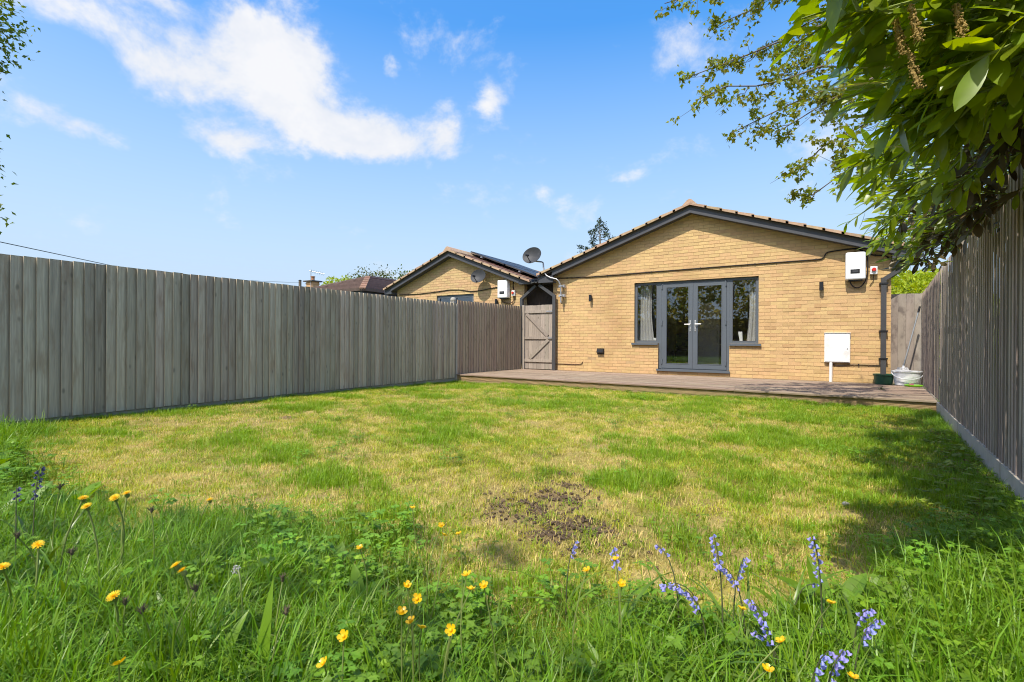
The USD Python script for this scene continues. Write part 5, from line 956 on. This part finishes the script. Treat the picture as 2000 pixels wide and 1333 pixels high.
# mown lawn: denser near the camera
x, y = candidates(92000, -7.2, 1.8, .0, 8.85)
d_ = np.hypot(x, y); keep = view_keep(x, y) & (rng.uniform(0, 1, len(x)) < np.clip(5.2/np.maximum(d_, 1), .55, 1)) & (longness(x, y) < .25); x, y = x[keep], y[keep]
so, dr_, lu, ba = soil(x, y), dryness(x, y), spots(x, y, LUSH, 31), spots(x, y, BARE, 21); keep = (rng.uniform(0, 1, len(x)) > so*.97) & (rng.uniform(0, 1, len(x)) > ba*.75*(1-lu)); lu, ba = lu[keep], ba[keep]; x, y, dr_ = x[keep], y[keep], dr_[keep]
keep = y < 8.86 - (x+6.93)*.0293 - .03; x, y, dr_, lu, ba = x[keep], y[keep], dr_[keep], lu[keep], ba[keep]
u_ = rng.uniform(0, 1, len(x)); kind_ = np.where(rng.uniform(0, 1, len(x)) < lu*1.2, 1, np.where(u_ < np.clip(dr_*1.2-.27 + ba*.5, 0.03, .60), 2, np.where(rng.uniform(0, 1, len(x)) < .13 + .20*np.clip((x+1.2)/2.2, 0, 1), 1, 0)))
idx = kind_*3 + rng.integers(0, 3, len(x))
protos = [('mown_tuft', blades(11, .045, .018, .042, .0042, 1.15, 2), M['grass']), ('mown_tuft_001', blades(12, .055, .02, .045, .0042, 1.2, 2), M['grass']), ('mown_tuft_002', blades(10, .04, .018, .05, .004, 1.0, 2), M['grass']),
          ('fresh_tuft', blades(12, .045, .03, .07, .0045, .95, 2), M['lush']), ('fresh_tuft_001', blades(12, .05, .03, .08, .0045, .9, 2), M['lush']), ('fresh_tuft_002', blades(10, .04, .03, .065, .005, 1.1, 2), M['lush']),
          ('dry_tuft', blades(13, .06, .02, .055, .0036, 1.52, 2, .5), M['straw']), ('dry_tuft_001', blades(13, .06, .02, .05, .0036, 1.5, 2, .4), M['straw']), ('dry_tuft_002', blades(10, .05, .015, .04, .0036, 1.3, 2), M['straw'])]
s_ = rng.uniform(.8, 1.25, len(x)); S_ = np.stack([s_, s_, s_*np.where(kind_ == 1, rng.uniform(.5, .85, len(x)) + lu*.85, 1)], 1)
instancer('mown_grass', 'short green and straw coloured grass of the mown lawn', 'grass', protos, idx, np.stack([x, y, height(x, y)], 1), rng.uniform(0, 6.283, len(x)), S_)

# unmown margin round the camera, and fringes at the foot of the fences and deck
x, y = candidates(36000, -6.6, 1.35, -.6, 4.4); ln_ = longness(x, y); keep = view_keep(x, y) & (ln_ > rng.uniform(-.12, .30, len(x))); x, y, ln_ = x[keep], y[keep], ln_[keep]
keep = rng.uniform(0, 1, len(x)) < np.where(x > .1, .55, 1.) * np.clip(1.9/np.maximum(np.hypot(x, y), .6), .45, 1); x, y, ln_ = x[keep], y[keep], ln_[keep]
fx, fy = [], []
yy = rng.uniform(1, 8.8, 1500); fx.append(fence_left_x(yy)+.03+abs(rng.normal(0, .06, 1500))); fy.append(yy)
yy = rng.uniform(2.4, 8.5, 1100); fx.append(fence_right_x(yy)-.05-abs(rng.normal(0, .13, 1100))); fy.append(yy)
xx = rng.uniform(-6.8, 1.5, 900); fx.append(xx); fy.append(8.86-(xx+6.93)*.0293-.035-abs(rng.normal(0, .03, 900)))
fx, fy = np.concatenate(fx), np.concatenate(fy)
hs = np.concatenate([np.clip(.55 + ln_*.75, .4, 1.25)*rng.uniform(.7, 1.2, len(x)), np.r_[rng.uniform(.14, .36, 1500), rng.uniform(.2, .5, 1100)], rng.uniform(.18, .36, 900)])
x, y = np.concatenate([x, fx]), np.concatenate([y, fy]); ws = np.clip(hs*1.3, .5, 1.1)
protos = [('long_tuft', blades(14, .045, .10, .24, .0054, .9, 4, 1.3), M['tall']), ('long_tuft_001', blades(15, .05, .10, .26, .0050, 1.15, 4, 1.2), M['tall']), ('long_tuft_002', blades(16, .05, .08, .20, .0032, 1.3, 4, 1.1), M['tall']), ('long_tuft_003', blades(10, .04, .12, .30, .0055, .8, 4, 1.6), M['tall']), ('long_tuft_004', blades(14, .05, .08, .22, .0034, 1.45, 4, .9), M['lush']), ('long_tuft_005', blades(8, .06, .10, .26, .0028, 1.3, 4, 1.1), M['pale'])]
instancer('long_grass', 'long dark green unmown grass in the foreground and along the fences', 'grass', protos, rng.choice(6, len(x), p=[.25, .25, .2, .13, .13, .04]), np.stack([x, y, height(x, y)], 1), rng.uniform(0, 6.283, len(x)), np.stack([ws, ws, hs], 1), rng.normal(0, .10, len(x)))

# low herbs between the grass: three-lobed buttercup leaves, clover
def herb(n, rad, h0, h1, size, shape):
    ms = []
    for _ in range(n):
        a, rr_ = rng.uniform(0, 6.283), rad*math.sqrt(rng.uniform()); h_ = rng.uniform(h0, h1); b = np.array([math.cos(a)*rr_*.5, math.sin(a)*rr_*.5, 0]); c = np.array([math.cos(a)*rr_, math.sin(a)*rr_, h_])
        ms.append(tube([b, (b+c)/2+np.array([0, 0, h_*.15]), c], .0011, 3)); s0 = size*rng.uniform(.7, 1.25); b0 = rng.uniform(0, 6.283); tilt = rng.normal(0, .25, 2)
        for k in range(3):
            an = b0 + k*2.094 + rng.normal(0, .1); ms.append(along((shape[0]*s0, shape[1]), c, (math.cos(an), math.sin(an), rng.uniform(-.25, .2)), (tilt[0], tilt[1], 1)))
    return cat(ms)
CUT = (np.array([(0, 0, 0), (.28, .20, .03), (.50, .50, .0), (.62, .24, .02), (1., .16, -.1), (.8, 0, -.03), (1., -.16, -.1), (.62, -.24, .02), (.50, -.50, .0), (.28, -.20, .03)], float), np.array([[0, 5, 1], [1, 3, 2], [1, 5, 3], [3, 5, 4], [0, 9, 5], [9, 8, 7], [9, 7, 5], [7, 6, 5]]))
CLOV = (np.array([(0, 0, 0), (.4, .36, .06), (.85, .38, .02), (1., 0, -.03), (.85, -.38, .02), (.4, -.36, .06)], float), np.array([[0, 2, 1], [0, 3, 2], [0, 4, 3], [0, 5, 4]]))
x, y = candidates(6800, -5.5, 1.3, -.3, 4.4); keep = view_keep(x, y) & (longness(x, y) > rng.uniform(-.25, .3, len(x))) & (meshkit.fbm(np.stack([x*2.2, y*2.2, 0*x+4.4], -1), 3, 12) > .44); x, y = x[keep], y[keep]
x2, y2 = candidates(1900, -7, 1.5, 1.5, 8.6); keep = view_keep(x2, y2) & (meshkit.fbm(np.stack([x2*1.7, y2*1.7, 0*x2+2.2], -1), 3, 14) > .60); x2, y2 = x2[keep], y2[keep]
hs = np.concatenate([rng.uniform(.6, 1.4, len(x)), rng.uniform(.45, .75, len(x2))]); x, y = np.concatenate([x, x2]), np.concatenate([y, y2])
def rosette():
    ms = []
    for k in range(6):
        a = k*1.05 + rng.uniform(0, .6); L_ = rng.uniform(.09, .16); lm = leaf_mesh(6, rng.uniform(.16, .24), rng.uniform(.1, .5), .08, 1.1); ms.append(along((lm[0]*L_, lm[1]), (math.cos(a)*.008, math.sin(a)*.008, .01), (math.cos(a), math.sin(a), rng.uniform(.7, 1.6)), (-math.cos(a), -math.sin(a), .8)))
    return cat(ms)
protos = [('broad_leaves', rosette(), M['dock']), ('broad_leaves_001', rosette(), M['dock']), ('herb_tuft', herb(13, .085, .06, .16, .021, CUT), M['herb']), ('herb_tuft_001', herb(11, .085, .05, .13, .026, CUT), M['herb']), ('herb_tuft_002', herb(12, .08, .04, .10, .014, CLOV), M['herb']), ('herb_tuft_003', herb(12, .09, .05, .12, .016, CLOV), M['lush'])]
instancer('ground_herbs', 'low buttercup and clover leaves growing among the grass', 'ground cover', protos, np.where(longness(x, y) > .05, rng.choice(6, len(x), p=[.12, .12, .19, .19, .19, .19]), rng.integers(2, 6, len(x))), np.stack([x, y, height(x, y)], 1), rng.uniform(0, 6.283, len(x)), np.stack([np.clip(hs, .6, 1.2)]*2 + [hs], 1))

# dead leaves and bits along the right fence, ivy seedlings, clods on the bare patch
n = 520; yy = rng.uniform(2.6, 6.6, n); x = fence_right_x(yy) - .05 - abs(rng.normal(0, .12, n)); 
protos = [('dead_leaf', along((leaf_mesh(4, .25, -.3, .2)[0]*.055, leaf_mesh(4, .25)[1]), (0, 0, .004), (1, 0, .1), (0, 0, 1)), M['litter']), ('dead_leaf_001', along((leaf_mesh(4, .3, .3, .25)[0]*.04, leaf_mesh(4, .3)[1]), (0, 0, .012), (1, 0, .2), (0, .3, 1)), M['litter'])]
sc = rng.uniform(.5, 1.3, n); instancer('leaf_litter', 'brown dead leaves gathered at the foot of the right fence', 'leaf litter', protos, rng.integers(0, 2, n), np.stack([x, yy, height(x, yy)+.012], 1), rng.uniform(0, 6.283, n), np.stack([sc]*3, 1), rng.normal(0, .5, n))
n = 7000; k = rng.integers(0, 8, n); x = np.array(SOIL)[k, 0] + rng.normal(0, .22, n); y = np.array(SOIL)[k, 1] + rng.normal(0, .20, n); keep = .30*spots(x, y, SOILHALO, 41) + soil(x, y)*.8 > rng.uniform(.05, 1., n); x, y = x[keep], y[keep]
def clod(r_):
    s0 = trimesh.creation.icosphere(1, r_); v = np.array(s0.vertices); return v*(.25+1.5*meshkit.fbm(v/r_*2.0+rng.uniform(0, 9), 2, 3))[:, None]*np.array([1, 1, .75]), np.array(s0.faces)
sc = .46*rng.uniform(.3, 1.5, len(x))**1.7; instancer('soil_clods', 'dark crumbled soil on the bare patch in the middle of the lawn', 'soil', [('clod', clod(.010), M['clod']), ('clod_001', clod(.013), M['clod']), ('clod_002', clod(.008), M['clod'])], rng.integers(0, 3, len(x)), np.stack([x, y, height(x, y)+.006], 1), rng.uniform(0, 6.283, len(x)), np.stack([sc]*3, 1))
n = 46; yy = rng.uniform(3.4, 6.4, n); x = fence_right_x(yy) - .06 - abs(rng.normal(0, .16, n)); IV = (np.array([(0, 0, 0), (.15, .45, .05), (.55, .55, -.02), (.62, .22, .04), (1., 0, -.1), (.62, -.22, .04), (.55, -.55, -.02), (.15, -.45, .05)], float), np.array([[0, 3, 1], [1, 3, 2], [0, 4, 3], [0, 5, 4], [0, 7, 5], [7, 6, 5]]))
def ivy(): return cat([along((IV[0]*rng.uniform(.035, .06), IV[1]), (rng.normal(0, .04), rng.normal(0, .04), rng.uniform(.015, .06)), (rng.normal(), rng.normal(), .1), (rng.normal(0, .3), -.3, 1)) for _ in range(6)])
sc = rng.uniform(.7, 1.2, n); instancer('ivy_seedlings', 'pale ivy leaves creeping along the concrete base of the right fence', 'ivy', [('ivy_sprig', ivy(), M['ivy']), ('ivy_sprig_001', ivy(), M['ivy'])], rng.integers(0, 2, n), np.stack([x, yy, height(x, yy)], 1), rng.uniform(0, 6.283, n), np.stack([sc]*3, 1))
sv = clod(.017); solo('pale_stone', (sv[0] + np.array([.22, 3.35, height(np.array([.22]), np.array([3.35]))[0]+.02]), sv[1]), M['stone'], 'small pale stone in the grass on the right of the lawn', 'stone', smooth=True)

# ------------------------------------------------------------------ flowers, each a plant of its own
def gz(x, y): return float(height(np.array([x]), np.array([y]))[0])
def stem_curve(x, y, top, bend=.06, n=7):
    b = np.array([x, y, gz(x, y)-.01]); t = np.linspace(0, 1, n)[:, None]; top = np.asarray(top, float); off = np.array([rng.normal(0, bend), rng.normal(0, bend), 0])
    return b*(1-t) + top*t + off*(t*(1-t))*2
def disc_dir(tilt):
    d_ = np.array([rng.normal(0, tilt), rng.normal(0, tilt)-.15, 1.]); return d_/np.linalg.norm(d_)
PET = (np.array([(0, 0, 0), (.35, .28, .10), (.8, .40, .38), (1., .0, .50), (.8, -.40, .38), (.35, -.28, .10), (.55, 0, .12)], float), np.array([[0, 6, 1], [1, 6, 2], [2, 6, 3], [3, 6, 4], [4, 6, 5], [0, 5, 6]]))
def buttercup(top, label, group):
    top = np.array(top); bx, by = top[0] + rng.normal(0, .035), top[1] + rng.normal(0, .035); F_ = thing('buttercup', label, 'flower', (bx, by, 0), group)
    part(F_, 'stem', tube(stem_curve(bx, by, top), [.0018]*6+[.0013], 5), M['stem'], smooth=60); up = disc_dir(.38); r_ = rng.uniform(.0112, .0145); a0 = rng.uniform(0, 6.28)
    ex = np.cross(up, [0, 1, .2]); ex /= np.linalg.norm(ex); ey = np.cross(up, ex)
    for k in range(5):
        a = a0 + k*1.2566; part(F_, 'petal', along((PET[0]*r_*rng.uniform(.92, 1.08), PET[1]), top, ex*math.cos(a)+ey*math.sin(a), up), M['petal_y'], smooth=True)
    c_ = trimesh.creation.icosphere(1, .0042); part(F_, 'flower_centre', (np.array(c_.vertices)+top+up*.003, np.array(c_.faces)), M['petal_o'], smooth=True)
def dandelion(top, label, group):
    top = np.array(top); bx, by = top[0] + rng.normal(0, .03), top[1] + rng.normal(0, .03); F_ = thing('dandelion', label, 'flower', (bx, by, 0), group)
    part(F_, 'stem', tube(stem_curve(bx, by, top, .05), .0028, 6), M['stem'], smooth=60); up = disc_dir(.25); ex = np.cross(up, [0, 1, .2]); ex /= np.linalg.norm(ex); ey = np.cross(up, ex); ms = []
    ray_ = (np.array([(0, -.05, 0), (0, .05, 0), (.6, .085, .16), (.6, -.085, .16), (1, .055, .18), (1, -.055, .18)], float), np.array([[0, 1, 2], [0, 2, 3], [3, 2, 4], [3, 4, 5]]))
    for ring, (rr_, el) in enumerate(((.0165, .05), (.0145, .35), (.0115, .75), (.007, 1.2))):
        for k in range(17-3*ring):
            a = k*6.283/(17-3*ring) + ring*.21 + rng.normal(0, .05); ms.append(along((ray_[0]*rr_, ray_[1]), top+up*.002, (ex*math.cos(a)+ey*math.sin(a))*math.cos(el)+up*math.sin(el), up))
    part(F_, 'petals', cat(ms), M['petal_o']); part(F_, 'sepal_cup', along(lathe([(0, 0), (.004, 0), (.0075, .006), (.008, .013), (.004, .014)], (0, 0, -.013), 9), top, ex, up), M['stem'], smooth=60)
def bluebell(top, label, group, m='petal_b', n=9, sc=1., arch=1.):
    arch = rng.uniform(.5, 1.5); sc *= .86; n = int(n*1.5); top = np.array(top); hgt = top[2]; side = np.array([rng.choice([-1, 1])*rng.uniform(.5, 1.), rng.normal(0, .5), 0]); side /= np.linalg.norm(side)
    if 'arching left' in label or 'leaning left' in label or 'horizontal' in label: side = -r0.copy()
    if 'arching right' in label: side = r0.copy()
    if 'horizontal' in label: arch = 2.3
    bx, by = top[:2] - side[:2]*.05*arch + rng.normal(0, .02, 2); F_ = thing('bluebell', label, 'flower', (bx, by, 0), group)
    b = np.array([bx, by, gz(bx, by)-.01]); t = np.linspace(0, 1, 10)[:, None]; p = b*(1-t) + np.array([bx, by, hgt+.02])*t; p += side*(.055*arch*t**3.5) + np.array([0, 0, 1])*(-.034*arch*t**6)
    part(F_, 'stem', tube(p, np.linspace(.0028, .0013, 10), 6), M['stem_d'], smooth=60)
    bell = lathe([(.0010, 0), (.0034, .002), (.0040, .007), (.0045, .011), (.0075, .0145), (.0085, .0138)], (0, 0, 0), 7)
    for k in range(n):
        s_ = 1 - k*.023; i = s_*9; c = np.array([np.interp(i, np.arange(10), p[:, q]) for q in range(3)]); a = k*2.1 + rng.normal(0, .3)
        dr = np.array([math.cos(a)*.6, math.sin(a)*.6, 0]) + side*.55; dr /= np.linalg.norm(dr); c2 = c + dr*.008*sc + np.array([0, 0, .001])
        ax = dr*.55 + np.array([0, 0, -.8]); ax /= np.linalg.norm(ax); z_ = ax; x_ = np.cross(z_, [.3, .9, .1]); x_ /= np.linalg.norm(x_); y_2 = np.cross(z_, x_)
        part(F_, 'bell', (bell[0]*sc*rng.uniform(.65, 1.05) @ np.stack([x_, y_2, z_]) + c2, bell[1]), M[m], smooth=60)
    for k in range(4):
        a = rng.uniform(0, 6.28); L_ = rng.uniform(.20, .34); strap(F_, (bx+rng.normal(0, .01), by+rng.normal(0, .01)), a, L_, rng.uniform(.010, .015))
def strap(F_, xy, a, L_, w, m='strap', lean=None):
    n_ = 7; t = np.linspace(0, 1, n_); ln = lean if lean is not None else rng.uniform(.7, 1.3); ang = ln*t; d_ = np.array([math.cos(a), math.sin(a), 0]); s_ = np.array([-d_[1], d_[0], 0])
    c = np.array([xy[0], xy[1], gz(*xy)-.005]) + d_*(L_*t*np.sin(ang))[:, None] + np.array([0, 0, 1])*(L_*t*np.cos(ang))[:, None]; wd = w*np.sin(np.pi*(.12+.88*t)**.7)**.7; wd[-1] = .0008
    v = np.stack([c - s_*wd[:, None]/2 + np.array([0, 0, .002]), c, c + s_*wd[:, None]/2 + np.array([0, 0, .002])], 1).reshape(-1, 3); f = []
    for i in range(n_-1):
        q0, q1 = i*3, (i+1)*3; f += [[q0, q0+1, q1+1], [q0, q1+1, q1], [q0+1, q0+2, q1+2], [q0+1, q1+2, q1+1]]
    part(F_, 'leaf', (v, np.array(f)), M[m], smooth=True)

DAND = [((-2.256, .672, .357), 'dandelion at the far left, higher of the two touching yellow heads'), ((-2.052, .621, .380), 'wide flat dandelion just below another head at the far left'), ((-2.033, .691, .393), 'left one of the two tall dandelions at the far edge of the long grass'), ((-2.119, .756, .375), 'right one of the two tall dandelions at the far edge of the long grass'),
        ((-2.054, .502, .294), 'low dandelion half hidden in the grass near the left frame edge'), ((-1.569, .681, .279), 'paler left dandelion of a close pair in the left foreground'), ((-1.464, .652, .302), 'orange right dandelion of a close pair in the left foreground'), ((-1.504, .510, .285), 'large dandelion seen side on in the lower left foreground'),
        ((-2.336, 1.150, .20), 'lone dandelion in the short grass beyond the left foreground'), ((-1.864, .384, .319), 'dandelion cut by the left frame edge')]
for t_, lb in DAND: dandelion(t_, lb, 'dandelions in the long grass')
BUT = [((-1.199, .415, .278), 'big yellow buttercup lowest in the left corner of the foreground'), ((-.885, .724, .274), 'buttercup alone above a thin curved stalk, left of bottom centre'), ((-.856, .648, .267), 'buttercup at the bottom edge, left of bottom centre'), ((-1.186, 1.267, .347), 'small orange tinted buttercup highest of those left of centre'),
       ((-1.001, 1.204, .344), 'upper left buttercup of the trio by the bare soil'), ((-.962, 1.169, .333), 'lower buttercup of the trio by the bare soil'), ((-.922, 1.194, .337), 'right buttercup of the trio by the bare soil'), ((-1.188, 1.031, .291), 'buttercup tucked into leafy herbs left of the trio'),
       ((-.750, 1.005, .331), 'highest buttercup of the large cluster at bottom centre'), ((-.848, .887, .329), 'buttercup at the upper left of the large cluster at bottom centre'), ((-.681, .931, .346), 'buttercup just left of the rightmost one in the large cluster at bottom centre'), ((-.694, 1.005, .319), 'rightmost buttercup of the large cluster at bottom centre'),
       ((-.771, .841, .338), 'open buttercup in the middle of the column at bottom centre'), ((-.752, .770, .348), 'leftmost buttercup of the column at bottom centre'), ((-.755, .803, .310), 'flat buttercup below the leftmost one of the column at bottom centre'), ((-.748, .831, .282), 'lowest buttercup of the column at bottom centre'), ((-.665, .835, .302), 'cupped buttercup seen side on, right of the column at bottom centre'),
       ((-.499, 1.217, .321), 'bright buttercup on a straight stem between two thin bluebells'), ((-.466, 1.355, .305), 'small buttercup just under a thin bluebell right of centre'), ((-.433, 1.316, .259), 'closed buttercup low in the grass right of centre'), ((.066, 1.445, .290), 'cupped buttercup below the tall right hand bluebell'),
       ((-.032, 1.127, .332), 'large star shaped buttercup in the right foreground'), ((-.061, 1.191, .226), 'small round buttercup left of the star shaped one near the bottom'), ((.093, 1.203, .259), 'buttercup at the bottom edge right of the star shaped one'), ((-.135, 1.439, .217), 'tiny yellow buttercup bud among the bluebell stems')]
for t_, lb in BUT: buttercup(t_, lb, 'buttercups in the foreground')
BLU = [((-.203, 1.515, .370), 'highest bluebell of the clump right of centre', 'petal_b', 9, 1.), ((-.209, 1.465, .330), 'bluebell arching left in the middle of the right hand clump', 'petal_b', 9, 1.), ((-.166, 1.561, .296), 'pale bluebell arching right in the middle of the right hand clump', 'petal_b', 8, 1.), ((-.303, 1.337, .326), 'long horizontal bluebell spray at the left of the right hand clump', 'petal_b', 12, 1.05), ((-.109, 1.338, .326), 'dense drooping bluebell lowest right in the main clump', 'petal_b', 11, 1.05),
       ((.027, 1.656, .374), 'tall bluebell leaning left, separate from the clump on its right', 'petal_b', 11, 1.), ((.006, 1.760, .203), 'single small bluebell bud low behind the tall right hand one', 'petal_b', 3, .8), ((.143, 1.551, .272), 'left stem of the two faded bluebells farthest right', 'petal_b', 8, .9), ((.173, 1.510, .276), 'right stem of the two faded bluebells farthest right', 'petal_b', 9, 1.), ((-.114, 1.394, .217), 'short bluebell among leaves under the main clump', 'petal_b', 5, .85),
       ((.036, 1.251, .278), 'upright bluebell near the bottom edge left of the buttercup', 'petal_b', 9, .95), ((.057, 1.205, .296), 'lower bluebell touching the bottom edge left of the buttercup', 'petal_b', 8, .95), ((-.624, 1.434, .288), 'thin bluebell standing left of the straight stemmed buttercup', 'petal_b', 7, .8), ((-.502, 1.450, .300), 'thin bluebell just above the small buttercup right of centre', 'petal_b', 7, .85), ((-.394, 1.575, .320), 'small nodding bluebell on a bare stem, left of the clump', 'petal_b', 5, .9), ((-.364, 1.476, .260), 'short pale bluebell left of the horizontal spray', 'petal_b', 5, .85),
       ((-2.679, .648, .429), 'tall dark fading bluebell at the far left of the long grass', 'petal_d', 10, 1.1), ((-2.52, .565, .387), 'dark fading bluebell bud at the left frame edge', 'petal_d', 5, .9)]
for t_, lb, m_, n_, s_ in BLU: bluebell(t_, lb, 'bluebells in the foreground', m_, n_, s_)
SEED = [((-2.397, .645, .378), 'black bud like seed head on a thin stalk at upper left'), ((-2.180, .484, .298), 'dark spent seed head near the left frame edge'), ((-1.899, .539, .290), 'brown seed head on a slanting stalk at left'), ((-1.419, .538, .257), 'bristly dark seed head left of the broad dock leaf'), ((-1.357, .635, .287), 'brown seed head standing over the broad dock leaf'), ((-1.516, .538, .251), 'small dark seed head right of the side on dandelion'), ((-1.256, .814, .263), 'dark seed head beyond the upright dock leaf'), ((-1.108, .728, .256), 'low dark seed head right of the upright dock leaf'), ((-1.983, .780, .329), 'slim dark bud above the grass right of the tall dandelions')]
for t_, lb in SEED:
    t_ = np.array(t_); F_ = thing('seed_head', lb, 'seed head', (t_[0], t_[1], 0), 'spent flower heads in the long grass'); bx, by = t_[:2] + rng.normal(0, .03, 2)
    part(F_, 'stem', tube(stem_curve(bx, by, t_), .0019, 5), M['stem'], smooth=60); br = []
    for k in range(26):
        d_ = rng.normal(0, 1, 3); d_[2] = abs(d_[2])+.3; d_ /= np.linalg.norm(d_); br.append(tube([t_, t_+d_*.017+np.array([0,0,.006])], [.0011, .0004], 3))
    part(F_, 'head', cat([along(lathe([(0, 0), (.0036, .002), (.0048, .009), (.003, .018), (0, .021)], (0, 0, -.004), 8), t_, (1, 0, 0), (0, 0, 1))] + br), M['seed'])
t_ = np.array((-1.421, .772, .270)); F_ = thing('seed_head', 'whitish seed head bent over on a pale curved stalk', 'seed head', (t_[0], t_[1], 0))
part(F_, 'stem', tube([(-1.36, .76, 0), (-1.365, .762, .16), (-1.38, .765, .24), (-1.40, .77, .268), t_], .0022, 5), M['stem'], smooth=60)
part(F_, 'head', cat([(np.array(trimesh.creation.icosphere(0, .0022).vertices)+t_+rng.normal(0, .0055, 3), np.array(trimesh.creation.icosphere(0, .0022).faces)) for _ in range(40)]), M['fluff'])
for (x_, y_, hh, lb, kk) in [(-1.16, .69, .33, 'upright long pointed dock leaf in the left foreground', 'up'), (-1.27, .62, .25, 'broad dock plant with wide leaves in the left foreground', 'wide'), (-1.21, .655, .22, 'small oval dock leaf between the broad and the upright one', 'oval'), (-1.92, .57, .30, 'arching pale strap leaved plant under the far left dandelions', 'strap'), (-1.26, 1.09, .22, 'low leafy dock plant left of the buttercup trio', 'wide'), (-.25, 1.30, .25, 'spreading strap leaved clump at bottom right of centre', 'strap'), (.05, 1.15, .22, 'strap leaved clump at the bottom edge under the star shaped buttercup', 'strap'), (-2.35, .62, .26, 'grey green strap leaved clump at the left frame edge', 'strap')]:
    F_ = thing('broad_leaved_plant', lb, 'plant', (x_, y_, 0))
    if kk == 'strap':
        for k in range(11): strap(F_, (x_+rng.normal(0, .02), y_+rng.normal(0, .02)), rng.uniform(0, 6.28), hh*rng.uniform(.8, 1.3), rng.uniform(.012, .018), 'strap', rng.uniform(.5, 1.4))
    elif kk == 'up':
        strap(F_, (x_, y_), 2.2, .33, .036, 'dock', .25); strap(F_, (x_+.01, y_), .5, .2, .03, 'dock', .9); strap(F_, (x_-.01, y_), 4, .2, .03, 'dock', .9)
    else:
        for k in range(5 if kk == 'wide' else 3): strap(F_, (x_+rng.normal(0, .012), y_+rng.normal(0, .012)), k*1.3+rng.uniform(0, .6)+2.5, hh*rng.uniform(.75, 1.1), rng.uniform(.05, .068) if kk == 'wide' else .04, 'dock', rng.uniform(.5, 1.2))
